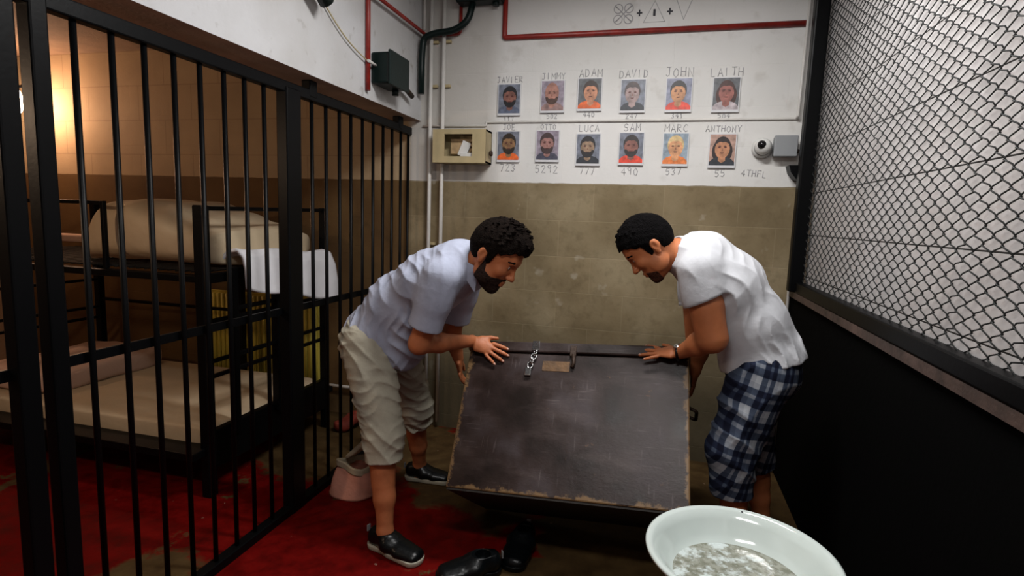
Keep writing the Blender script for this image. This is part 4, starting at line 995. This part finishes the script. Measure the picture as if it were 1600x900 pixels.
# ---- hand: frame at the wrist, x to the fingers, z out of the back of the hand; thumb towards side*y
def hand_prims(Hf, side, spread, curl, thumb=(0.55, 0.3), k=1.0):
    L = []; s = lambda a, b_, ra, rb, w_=None, sw=1: L.append((seg(Hf(*a), Hf(*b_), ra*Hf.s, rb*Hf.s, w_, sw), 0.008, 'u'))
    yv = Hf.R[1]
    s((-0.02, 0, 0), (0.03, 0, 0), 0.0195, 0.0165, yv, 1.35); s((0.02, 0, 0), (0.078, 0.002*side, 0.0), 0.0160, 0.0120, yv, 2.35)
    s((0.012, 0.020*side, -0.004), (0.05, 0.028*side, -0.004), 0.015, 0.012)
    tips = []
    for i, (yy, l, r, x0) in enumerate([(0.031, 0.070, 0.0082, 0.082), (0.0105, 0.079, 0.0085, 0.087), (-0.0105, 0.074, 0.0080, 0.084), (-0.030, 0.058, 0.0070, 0.076)]):
        a = spread[i]; c0, c1, c2 = curl[i] if isinstance(curl, list) else curl
        p = V3(x0, yy*side, 0.001); ang = 0.0
        for seglen, cc, r0, r1 in ((0.45*l, c0, r*1.08, r), (0.30*l, c1, r, r*0.93), (0.25*l, c2, r*0.93, r*0.78)):
            ang += cc; q = p+seglen*V3(math.cos(ang)*math.cos(a), math.cos(ang)*math.sin(a)*side, -math.sin(ang))
            L.append((seg(Hf(*p), Hf(*q), r0*Hf.s, r1*Hf.s), 0.0035, 'u')); p = q
        tips.append((p, ang, a, r))
    p0 = V3(0.022, 0.030*side, -0.006); a, dn = thumb
    p1 = p0+0.040*V3(math.cos(a), math.sin(a)*side, -dn*0.6); p2 = p1+0.030*V3(math.cos(a*0.6), math.sin(a*0.6)*side, -dn*0.3)
    L.append((seg(Hf(*p0), Hf(*p1), 0.0135*Hf.s, 0.0105*Hf.s), 0.008, 'u')); L.append((seg(Hf(*p1), Hf(*p2), 0.0100*Hf.s, 0.0075*Hf.s), 0.004, 'u'))
    return L, tips
def nails(Hf, tips, side, parent):
    for p, ang, a, r in tips:
        b = MB(); d = V3(math.cos(ang)*math.cos(a), math.cos(ang)*math.sin(a)*side, -math.sin(ang)); up = V3(math.sin(ang)*math.cos(a), 0, math.cos(ang))
        c = Hf(*(p-d*0.002+up*r*0.62)); dw = Vector(Hf.R.T @ d); uw = Vector(Hf.R.T @ up); uw = (uw-dw*uw.dot(dw)).normalized()
        b.ball(c, 1.0, n=8, sc=(0.0062*Hf.s, 0.0046*Hf.s, 0.0022*Hf.s), R=Matrix((dw, uw.cross(dw), uw)).transposed())
        b.build('fingernail', M_NAIL, parent)
M_NAIL = mat('fingernail', (0.50, 0.27, 0.20), 0.3)

def shoe(parent, ankle, toe_dir, name='shoe', L=0.30, W=1.0):
    """low black lace-up shoe; origin on the floor under the ankle"""
    T = Vector((toe_dir[0], toe_dir[1], 0)).normalized(); o = (ankle[0], ankle[1], 0.0)
    H = Fr(o, (T.x, T.y, 0), (0, 0, 1)); k = L/0.30
    lo = npv(o)-0.25; hi = npv(o)+0.32; lo[2] = -0.02; hi[2] = 0.19
    wv = H.R[1]
    f = Field(lo, hi, 0.003)
    f.put(seg(H(-0.045*k, 0, 0.050), H(0.03*k, 0, 0.052), 0.034, 0.038, wv, W), 0.02)
    f.put(seg(H(0.03*k, 0, 0.050), H(0.150*k, 0.004, 0.034), 0.036, 0.024, wv, 1.45*W), 0.03)
    f.put(seg(H(0.09*k, 0, 0.034), H(0.160*k, 0.0, 0.028), 0.026, 0.020, wv, 1.75*W), 0.02)
    f.put(seg(H(-0.04*k, 0, 0.07), H(0.0, 0, 0.085), 0.036, 0.039), 0.02)
    f.cut(plane(H(0, 0, 0.096), (0, 0, 1)+0.0*wv)); f.put(seg(H(-0.005, 0, 0.075), H(-0.005, 0, 0.15), 0.032, 0.034), 0.004, 's')
    f.cut(plane(H(0, 0, 0.018), (0, 0, -1)))
    up = f.mesh(name, M_LEATHER, parent)
    f = Field(lo, hi, 0.003)
    f.put(seg(H(-0.045*k, 0, 0.02), H(0.05*k, 0, 0.02), 0.040, 0.036), 0.01)
    f.put(seg(H(0.05*k, 0, 0.02), H(0.145*k, 0, 0.02), 0.040, 0.044, wv, 1.08*W), 0.02)
    f.cut(plane(H(0, 0, 0.002), (0, 0, -1))); f.cut(plane(H(0, 0, 0.026), (0, 0, 1)))
    f.mesh('sole', M_SOLE if name == 'shoe' else M_LEATHER, up)
    b = MB()
    for i in range(5):
        xx = 0.045*k+i*0.017; zz = 0.090-i*0.0085
        b.tube([H(xx, -0.024, zz-0.010), H(xx+0.003, 0, zz+0.001), H(xx, 0.024, zz-0.010)], 0.0028, 6)
    b.build('laces', M_LACE, up)
    b = MB(); b.box(H(-0.086*k, 0, 0.080), (0.006, 0.02, 0.03), R=Matrix([list(r) for r in H.R]).transposed(), bev=0.002); b.build('heel_tab', M_GREY, up)
    return up

def sleeve(f, s_, d, en, r0, r1, n_, ri):
    g_ = Field(f.lo, f.lo+f.h*(f.n-1), f.h); g_.n = f.n.copy(); g_.F = np.full(f.n, 0.15, np.float32)
    g_.put(seg(s_, en+d*0.06, r0, r1), 0.01); g_.put(seg(s_+d*0.07, s_+d*0.10, r0*1.04, r1*1.0), 0.03)
    g_.cut(plane(en, n_)); g_.put(seg(en-d*0.03, en+d*0.10, ri, ri+0.002), 0.004, 's')
    A, d_, k = f.F, g_.F, 0.035
    hh = np.clip(0.5+0.5*(A-d_)/k, 0, 1); m = (d_ < 0.1)
    f.F = np.where(m, A*(1-hh)+d_*hh - k*hh*(1-hh), A).astype(np.float32)
    f.put(seg(en-d*0.02, en+d*0.06, ri-0.004, ri-0.002), 0.003, 's')
def folds(dirs):
    """soft cloth folds: list of (normal direction, wave number, amplitude, warp direction)"""
    def fn(X, Y, Z):
        t = 0
        for (n, fr, am, wd, ph) in dirs:
            s_ = X*n[0]+Y*n[1]+Z*n[2]; w2 = X*wd[0]+Y*wd[1]+Z*wd[2]
            c = np.sin(s_*fr*0.5 + 1.3*np.sin(w2*fr*0.22+ph)+ph)
            m_ = np.clip(0.35+0.9*np.sin(w2*fr*0.17+ph*2.3+1.5*np.sin(s_*fr*0.11)), 0, 1)
            t = t + am*(2.2*np.abs(c)**0.7-1.3)*m_
        return t.astype(np.float32) if not isinstance(t, int) else 0
    return fn
def cfp(x, y, off=0.0):                # point on the chest front seen at a pixel, raised by off
    r = ray(x, y); p0 = CP + CN*off; return CC + r*((p0-CC).dot(CN)/r.dot(CN))

# ==================================================================== man on the left
def left_man():
    top = empty('person', (-1.15, 2.4, 0), 'man in pale blue shirt and khaki shorts bending over the left end of the chest', 'person')
    lat = V3(0.10, 1, 0); lat /= np.linalg.norm(lat)
    Yc = 2.34
    pel, wai, che, upp, nek = [npv(at(*q)) for q in ((594, 520, Yc), (628, 470, Yc), (680, 438, Yc-0.02), (718, 418, Yc-0.05), (746, 414, Yc-0.08))]
    hn, hf = pel-lat*0.095+V3(0, 0, -0.02), pel+lat*0.095+V3(0, 0, -0.02)
    an, af = V3(-1.105, 2.13, 0.09), V3(-1.24, 2.80, 0.09)
    kn = (hn+an)/2+V3(0.035, 0, 0.01); kf = (hf+af)/2+V3(0.05, 0, 0.0)
    shn, shf = npv(at(690, 434, 2.13)), npv(at(728, 432, 2.50))
    eln = npv(at(655, 537, 2.14)); wrn = npv(cfp(738, 533, 0.045)); 
    elf = npv(at(706, 520, 2.58)); wrf = npv(at(716, 560, 2.62))
    H = Fr(at(768, 401, 2.20), (0.80, -0.10, -0.59), (0.59, -0.02, 0.80), 1.10)
    # near hand lies on the front of the chest
    ftip = npv(cfp(786, 556, 0.016)); fd = ftip-wrn
    Hn = Fr(wrn+fd/np.linalg.norm(fd)*0.012, fd, npv(CN), 1.05)
    df = V3(0.12, 0.10, -1.0); Hf_ = Fr(wrf, df, (-1, -0.3, 0), 1.0)
    lo, hi = V3(-1.52, 1.95, 0.0), V3(-0.38, 3.0, 1.56)
    f = Field(lo, hi, 0.004)
    # legs
    for h_, k_, a_, s_ in ((hn, kn, an, -1), (hf, kf, af, 1)):
        f.put(seg(h_, k_, 0.085, 0.058), 0.04); f.put(seg(k_, k_*0.35+a_*0.65, 0.056, 0.045), 0.03)
        f.put(seg(k_*0.75+a_*0.25+V3(-0.018, 0, 0), k_*0.5+a_*0.5+V3(-0.012, 0, 0), 0.048, 0.042), 0.03)
        f.put(seg(k_*0.35+a_*0.65, a_, 0.044, 0.034), 0.03); f.put(seg(a_, a_+V3(0.01, 0, -0.05), 0.036, 0.034), 0.02)
        f.put(seg(a_+V3(-0.02, 0, -0.05), a_+V3(0.12, -0.02 if s_ < 0 else 0, -0.06), 0.026, 0.02), 0.03)
    # torso, neck, arms
    for a_, b_, ra, rb, sw in ((pel, wai, 0.105, 0.100, 1.45), (wai, che, 0.100, 0.112, 1.45), (che, upp, 0.112, 0.100, 1.5), (upp, nek, 0.09, 0.062, 1.2)):
        f.put(seg(a_, b_, ra, rb, lat, sw), 0.05)
    f.put(seg(nek, H(-0.015, 0, -0.02), 0.060, 0.056), 0.03)
    for s_, e_, w_ in ((shn, eln, wrn), (shf, elf, wrf)):
        f.put(seg(s_, e_, 0.058, 0.044), 0.04); m_ = e_*0.65+w_*0.35
        f.put(seg(e_, m_, 0.044, 0.043), 0.02); f.put(seg(m_, w_, 0.042, 0.027), 0.02)
    f.put(seg(upp, shn, 0.085, 0.062), 0.04); f.put(seg(upp, shf, 0.085, 0.062), 0.04)
    for p, k, op in head_prims(H): f.put(p, k*H.s, op)
    P1, t1 = hand_prims(Hn, 1, [0.10, 0.02, -0.14, -0.34], [(0.03, 0.10, 0.10)]*4, (0.6, 0.1))
    P2, t2 = hand_prims(Hf_, -1, [0.12, 0.02, -0.06, -0.18], [(0.25, 0.35, 0.3)]*4)
    for p, k, op in P1+P2: f.put(p, k, op)
    body = f.mesh('body', M_SKIN, top)
    make_head_extras(H, top, M_HAIR, 'full', 0.013, True)
    nails(Hn, t1, 1, top)
    # shirt
    g_ = 0.016; f = Field(V3(-1.52, 1.95, 0.60), V3(-0.42, 2.85, 1.50), 0.005)
    sp_ = (wai-pel)/np.linalg.norm(wai-pel)
    hemp = npv(at(590, 540, Yc)); low = pel-sp_*0.16
    for a_, b_, ra, rb, sw in ((low, pel, 0.150, 0.140, 1.28), (pel, wai, 0.138, 0.128, 1.35), (wai, che, 0.128, 0.136, 1.4), (che, upp, 0.134, 0.115, 1.5), (upp, nek, 0.105, 0.076, 1.15)):
        f.put(seg(a_, b_, ra, rb, lat, sw), 0.05)
    f.put(seg(upp, shn, 0.10, 0.070), 0.04); f.put(seg(upp, shf, 0.10, 0.070), 0.04)
    # front of the shirt hanging down from the belly
    f.put(seg(npv(at(660, 500, Yc)), npv(at(636, 560, Yc)), 0.07, 0.055, lat, 2.2), 0.07)
    f.warp(folds([((0.80, 0.1, 0.45), 105, 0.0036, (-0.4, 0.3, 0.85), 0.4), ((0.55, 0.0, 0.83), 80, 0.0022, (0.83, 0.2, -0.55), 2.0), ((0.95, 0.3, -0.2), 150, 0.0018, (0.2, 0.1, 0.9), 4.0)]))
    slev = []
    for s_, e_ in ((shn, eln), (shf, elf)):
        d = (e_-s_)/np.linalg.norm(e_-s_); L = np.linalg.norm(e_-s_); en = s_+d*L*0.74
        slev.append((s_, d, en)); sleeve(f, s_, d, en, 0.072, 0.074, d, 0.060)
    hn_ = npv(at(642, 575, Yc))-npv(at(541, 497, Yc)); hn_ = np.cross(np.cross(hn_, sp_), hn_)
    f.cut(lambda X, Y, Z, q=plane(npv(at(590, 533, Yc)), -hn_): q(X, Y, Z)-0.012*np.sin(Y*14+X*10).astype(np.float32), V3(-1.52, 1.95, 0.6), V3(-0.80, 2.85, 1.15))
    f.put(seg(low-sp_*0.03, pel-sp_*0.03, 0.132, 0.115, lat, 1.3), 0.004, 's')
    nd = H(-0.01, 0, -0.03)-nek; nd /= np.linalg.norm(nd)
    f.put(seg(nek-nd*0.005, nek+nd*0.14, 0.070, 0.066), 0.004, 's')
    shirt = f.mesh('shirt', M_SHIRTB, top)
    # collar: stand and two leaves
    f = Field(nek-0.17, nek+0.17, 0.003); 
    f.put(seg(nek-nd*0.015, nek+nd*0.040, 0.082, 0.074), 0.01); fr = np.cross(lat, nd); 
    f.cut(plane(nek+nd*0.034, nd+0.25*fr)); f.cut(plane(nek-nd*0.022, -nd))
    f.put(seg(nek-nd*0.10, nek+nd*0.10, 0.073, 0.064), 0.003, 's')
    f.mesh('collar', M_SHIRTB, shirt)
    for s_ in (-1, 1):
        b = MB(); a0 = nek+s_*lat*0.078+nd*0.03; tipp = nek+s_*lat*0.082-nd*0.005+V3(0.03, 0, -0.105)
        q = [a0+V3(-0.045, 0, 0.02), a0+V3(0.030, 0, -0.012), tipp, a0+V3(-0.035, 0, -0.045)]
        q2 = [p+s_*lat*0.006 for p in q]
        b.add(q+q2, [(0, 1, 2, 3), (7, 6, 5, 4), (0, 4, 5, 1), (1, 5, 6, 2), (2, 6, 7, 3), (3, 7, 4, 0)]); b.build('collar_leaf', M_SHIRTB, shirt)
    # shorts
    f = Field(V3(-1.52, 1.95, 0.34), V3(-0.85, 3.0, 1.12), 0.005)
    f.put(seg(pel-sp_*0.02, pel+sp_*0.06, 0.122, 0.118, lat, 1.32), 0.03)
    f.put(seg(pel-sp_*0.06, pel-sp_*0.0+V3(0, 0, -0.03), 0.130, 0.125, lat, 1.25), 0.04)
    ends = []
    hemz = 0.40
    for h_, k_, a_ in ((hn, kn, an), (hf, kf, af)):
        d2 = (a_-k_)/np.linalg.norm(a_-k_); en = k_+d2*((k_[2]-hemz)/max(-d2[2], 0.3))
        f.put(seg(h_+V3(-0.01, 0, 0), k_, 0.120, 0.092), 0.035); f.put(seg(k_, en+d2*0.06, 0.090, 0.084), 0.03); ends.append((en, d2))
    f.warp(folds([((0.30, 0.1, 0.93), 120, 0.0040, (0.9, 0.4, 0.1), 0.5), ((0.75, 0.2, 0.60), 95, 0.0036, (0.2, 0.3, 0.8), 1.2), ((0.5, 0.1, -0.8), 140, 0.0028, (0.9, 0.4, 0.1), 3.0)]))
    for en, d2 in ends:
        f.cut(plane(en, d2), en-0.12, en+0.12); f.put(seg(en-d2*0.03, en+d2*0.08, 0.074, 0.076), 0.004, 's')
    f.cut(plane(pel+sp_*0.09, sp_))
    so = f.mesh('shorts', M_KHAKI, top)
    shoe(top, (an[0], an[1]), (0.95, -0.24), L=0.335, W=1.1); shoe(top, (af[0], af[1]), (0.93, 0.1))
    return top

# ==================================================================== man on the right
def right_man():
    top = empty('person', (0.42, 2.45, 0), 'man in white polo shirt and blue plaid shorts bending over the chest', 'person')
    lat = V3(0.05, 1, 0); lat /= np.linalg.norm(lat)
    Yc = 2.50
    pel, wai, che, upp, nek = [npv(at(*q)) for q in ((1190, 562, Yc), (1170, 505, Yc), (1135, 445, Yc), (1098, 408, Yc-0.02), (1066, 400, Yc-0.03))]
    hn, hf = pel-lat*0.095+V3(0, 0, -0.03), pel+lat*0.095+V3(0, 0, -0.03)
    kn = npv(at(1143, 700, 2.36)); an = V3(kn[0]+0.045, 2.36, 0.09); kf = npv(at(1172, 672, 2.66)); af = V3(kf[0]+0.10, 2.68, 0.09)
    shn, shf = npv(at(1092, 424, 2.31)), npv(at(1088, 424, 2.68))
    eln = npv(at(1113, 528, 2.30)); wrn = npv(cfp(1062, 551, 0.050))
    elf = npv(at(1093, 530, 2.66)); wrf = npv(at(1086, 580, 2.66))
    H = Fr(at(1022, 388, 2.42), (-0.66, -0.06, -0.75), (-0.75, 0.0, 0.66), 1.06)
    ftip = npv(cfp(1014, 551, 0.022)); fd = ftip-wrn
    Hn = Fr(wrn+fd/np.linalg.norm(fd)*0.012, fd, npv(CN)*0.6+npv(CE)*0.4, 1.0)
    Hf_ = Fr(wrf, V3(-0.05, 0.05, -1.0), (1, -0.2, 0), 0.95)
    f = Field(V3(-0.18, 2.05, 0.0), V3(0.80, 2.95, 1.60), 0.004)
    for h_, k_, a_, s_ in ((hn, kn, an, -1), (hf, kf, af, 1)):
        f.put(seg(h_, k_, 0.085, 0.058), 0.04); f.put(seg(k_, k_*0.35+a_*0.65, 0.056, 0.045), 0.03)
        f.put(seg(k_*0.75+a_*0.25+V3(0.018, 0, 0), k_*0.5+a_*0.5+V3(0.012, 0, 0), 0.048, 0.042), 0.03)
        f.put(seg(k_*0.35+a_*0.65, a_, 0.044, 0.034), 0.03); f.put(seg(a_, a_+V3(-0.01, 0, -0.05), 0.036, 0.034), 0.02)
        f.put(seg(a_+V3(0.02, 0, -0.05), a_+V3(-0.12, 0, -0.06), 0.026, 0.02), 0.03)
    for a_, b_, ra, rb, sw in ((pel, wai, 0.110, 0.105, 1.4), (wai, che, 0.105, 0.118, 1.42), (che, upp, 0.118, 0.105, 1.5), (upp, nek, 0.09, 0.064, 1.2)):
        f.put(seg(a_, b_, ra, rb, lat, sw), 0.05)
    f.put(seg(nek, H(-0.015, 0, -0.02), 0.062, 0.058), 0.03)
    for s_, e_, w_ in ((shn, eln, wrn), (shf, elf, wrf)):
        f.put(seg(s_, e_, 0.064, 0.053), 0.04); f.put(seg(s_*0.45+e_*0.55, e_, 0.060, 0.053), 0.03); m_ = e_*0.6+w_*0.4
        f.put(seg(e_, m_, 0.051, 0.046), 0.02); f.put(seg(m_, w_, 0.045, 0.027), 0.02)
    f.put(seg(upp, shn, 0.09, 0.066), 0.04); f.put(seg(upp, shf, 0.09, 0.066), 0.04)
    for p, k, op in head_prims(H): f.put(p, k*H.s, op)
    P1, t1 = hand_prims(Hn, -1, [0.42, 0.20, -0.02, -0.30], [(0.02, 0.08, 0.08)]*4, (0.9, 0.1))
    P2, t2 = hand_prims(Hf_, 1, [0.1, 0.02, -0.06, -0.16], [(0.2, 0.3, 0.2)]*4)
    for p, k, op in P1+P2: f.put(p, k, op)
    f.mesh('body', M_SKINL, top)
    make_head_extras(H, top, M_HAIR2, 'goatee_shade', 0.010, False)  # his chin shell is mostly painted shade, with a little stubble
    nails(Hn, t1, -1, top)
    # polo shirt
    f = Field(V3(-0.16, 2.05, 0.60), V3(0.80, 2.95, 1.60), 0.005)
    sp_ = (wai-pel)/np.linalg.norm(wai-pel); low = pel-sp_*0.14
    for a_, b_, ra, rb, sw in ((low, pel, 0.172, 0.162, 1.15), (pel, wai, 0.160, 0.143, 1.25), (wai, che, 0.143, 0.142, 1.38), (che, upp, 0.140, 0.118, 1.5), (upp, nek, 0.108, 0.076, 1.15)):
        f.put(seg(a_, b_, ra, rb, lat, sw), 0.05)
    f.put(seg(upp, shn, 0.105, 0.074), 0.04); f.put(seg(upp, shf, 0.105, 0.074), 0.04)
    f.warp(folds([((0.72, 0.1, 0.69), 100, 0.0036, (0.6, 0.2, -0.8), 0.2), ((0.60, 0.2, 0.80), 72, 0.0034, (0.8, 0.2, -0.55), 1.5), ((0.95, 0.3, 0.2), 130, 0.0018, (0, 0.3, 0.9), 4.0)]))
    slev = []
    for s_, e_ in ((shn, eln), (shf, elf)):
        d = (e_-s_)/np.linalg.norm(e_-s_); L = np.linalg.norm(e_-s_); en = s_+d*L*0.42
        slev.append((s_, d, en)); sleeve(f, s_, d, en, 0.078, 0.081, d+V3(0.25, 0, 0), 0.068)
    hd = npv(at(1252, 546, Yc))-npv(at(1112, 574, Yc)); hn_ = np.cross(np.cross(hd, sp_), hd)
    hq = plane(npv(at(1184, 566, Yc)), -hn_); hdn = hd/np.linalg.norm(hd); pc = npv(at(1194, 572, Yc))
    def hem(X, Y, Z):
        s_ = (X-pc[0])*hdn[0]+(Y-pc[1])*hdn[1]+(Z-pc[2])*hdn[2]
        return (hq(X, Y, Z) + 0.035*np.clip(1-np.abs(s_)/0.016, 0, 1)*(Y < Yc) - 0.006*np.sin(Y*17+X*8)).astype(np.float32)
    f.cut(hem, V3(-0.16, 2.05, 0.6), V3(0.80, 2.95, 1.12))
    f.put(seg(low-sp_*0.04, pel-sp_*0.02, 0.150, 0.138, lat, 1.2), 0.004, 's')
    nd = H(-0.01, 0, -0.03)-nek; nd /= np.linalg.norm(nd)
    f.put(seg(nek-nd*0.005, nek+nd*0.14, 0.070, 0.066), 0.004, 's')
    shirt = f.mesh('polo_shirt', M_SHIRTW, top)
    f = Field(nek-0.17, nek+0.17, 0.003)
    f.put(seg(nek-nd*0.03, nek+nd*0.040, 0.092, 0.078), 0.01)
    f.cut(plane(nek+nd*0.036, nd)); f.cut(plane(nek-nd*0.036, -nd+0.2*V3(1, 0, 0)))
    f.put(seg(nek-nd*0.10, nek+nd*0.10, 0.080, 0.066), 0.003, 's')
    f.mesh('collar', M_SHIRTW, shirt)
    for s_, d, en in slev:                                # ribbed sleeve bands
        n_ = d+V3(0.25, 0, 0.0); n_ /= np.linalg.norm(n_)
        f = Field(en-0.12, en+0.12, 0.003); f.put(seg(en-d*0.06, en+d*0.06, 0.0855, 0.0845), 0.01)
        f.cut(plane(en+n_*0.002, n_)); f.cut(plane(en-n_*0.020, -n_)); f.put(seg(en-d*0.1, en+d*0.1, 0.077, 0.075), 0.003, 's')
        f.mesh('sleeve_band', M_SHIRTW, shirt)
    # shorts
    f = Field(V3(-0.05, 2.02, 0.34), V3(0.80, 2.98, 1.08), 0.005)
    f.put(seg(pel-sp_*0.05, pel+sp_*0.04, 0.140, 0.125, lat, 1.25), 0.03)
    ends = []
    for h_, k_, a_ in ((hn, kn, an), (hf, kf, af)):
        d2 = (a_-k_)/np.linalg.norm(a_-k_); en = k_+d2*((k_[2]-0.40)/max(-d2[2], 0.3))
        f.put(seg(h_+V3(-0.005, 0, 0), k_, 0.128, 0.100), 0.035); f.put(seg(k_, en+d2*0.06, 0.098, 0.084), 0.03); ends.append((en, d2))
    f.warp(folds([((0.30, 0.1, 0.93), 62, 0.0055, (0.9, 0.4, 0.1), 0.1), ((-0.55, 0.2, 0.80), 48, 0.0045, (0.7, 0.3, 0.5), 1.9), ((0.9, 0.2, 0.2), 60, 0.0025, (0.1, 0.3, 0.9), 3.0)]))
    for en, d2 in ends:
        f.cut(plane(en, d2), en-0.13, en+0.13); f.put(seg(en-d2*0.03, en+d2*0.08, 0.074, 0.076), 0.004, 's')
    f.cut(plane(pel+sp_*0.06, sp_))
    so = f.mesh('plaid_shorts', M_PLAID, top)
    shoe(top, (an[0], an[1]), (-0.97, -0.1)); shoe(top, (af[0], af[1]), (-0.97, 0.1))
    # wrist watch
    b = MB(); ax = Vector(fd).normalized(); u = ax.orthogonal().normalized(); v = ax.cross(u); wc = Vector(wrn)+ax*0.006
    b.tube([wc + (u*math.cos(t)+v*math.sin(t))*0.031 for t in [2*PI*k/28 for k in range(28)]], 0.0065, 8, closed=True)
    wt = thing(b, 'wrist_watch', M_LENS, 'dark watch on the near wrist of the man in the white polo', 'watch')
    b = MB(); nn = Vector(Hn.R[2]); b.lathe([(0.001, 0.006), (0.015, 0.006), (0.017, 0.0), (0.017, -0.004)], wc+nn*0.032, 24, R=nn.to_track_quat('Z', 'Y').to_matrix()); b.build('watch_case', M_CHROME, wt)
    return top

left_man(); right_man()

# pair of black shoes on the floor in front of the chest
for (px, py, dx, dy, lab) in ((712, 893, -0.93, -0.55, 'left one of the two round black shoes on the floor below the chest'), (806, 868, -0.05, -1.0, 'right one of the two round black shoes on the floor below the chest')):
    c_ = atz(px, py, 0.03); T = Vector((dx, dy, 0)).normalized(); an_ = c_ - T*0.11
    e = empty('black_shoe', (an_.x, an_.y, 0), lab, 'shoe', 'black shoes on the floor below the chest')
    shoe(e, (an_.x, an_.y), (dx, dy), 'shoe_upper', 0.31, 1.25)
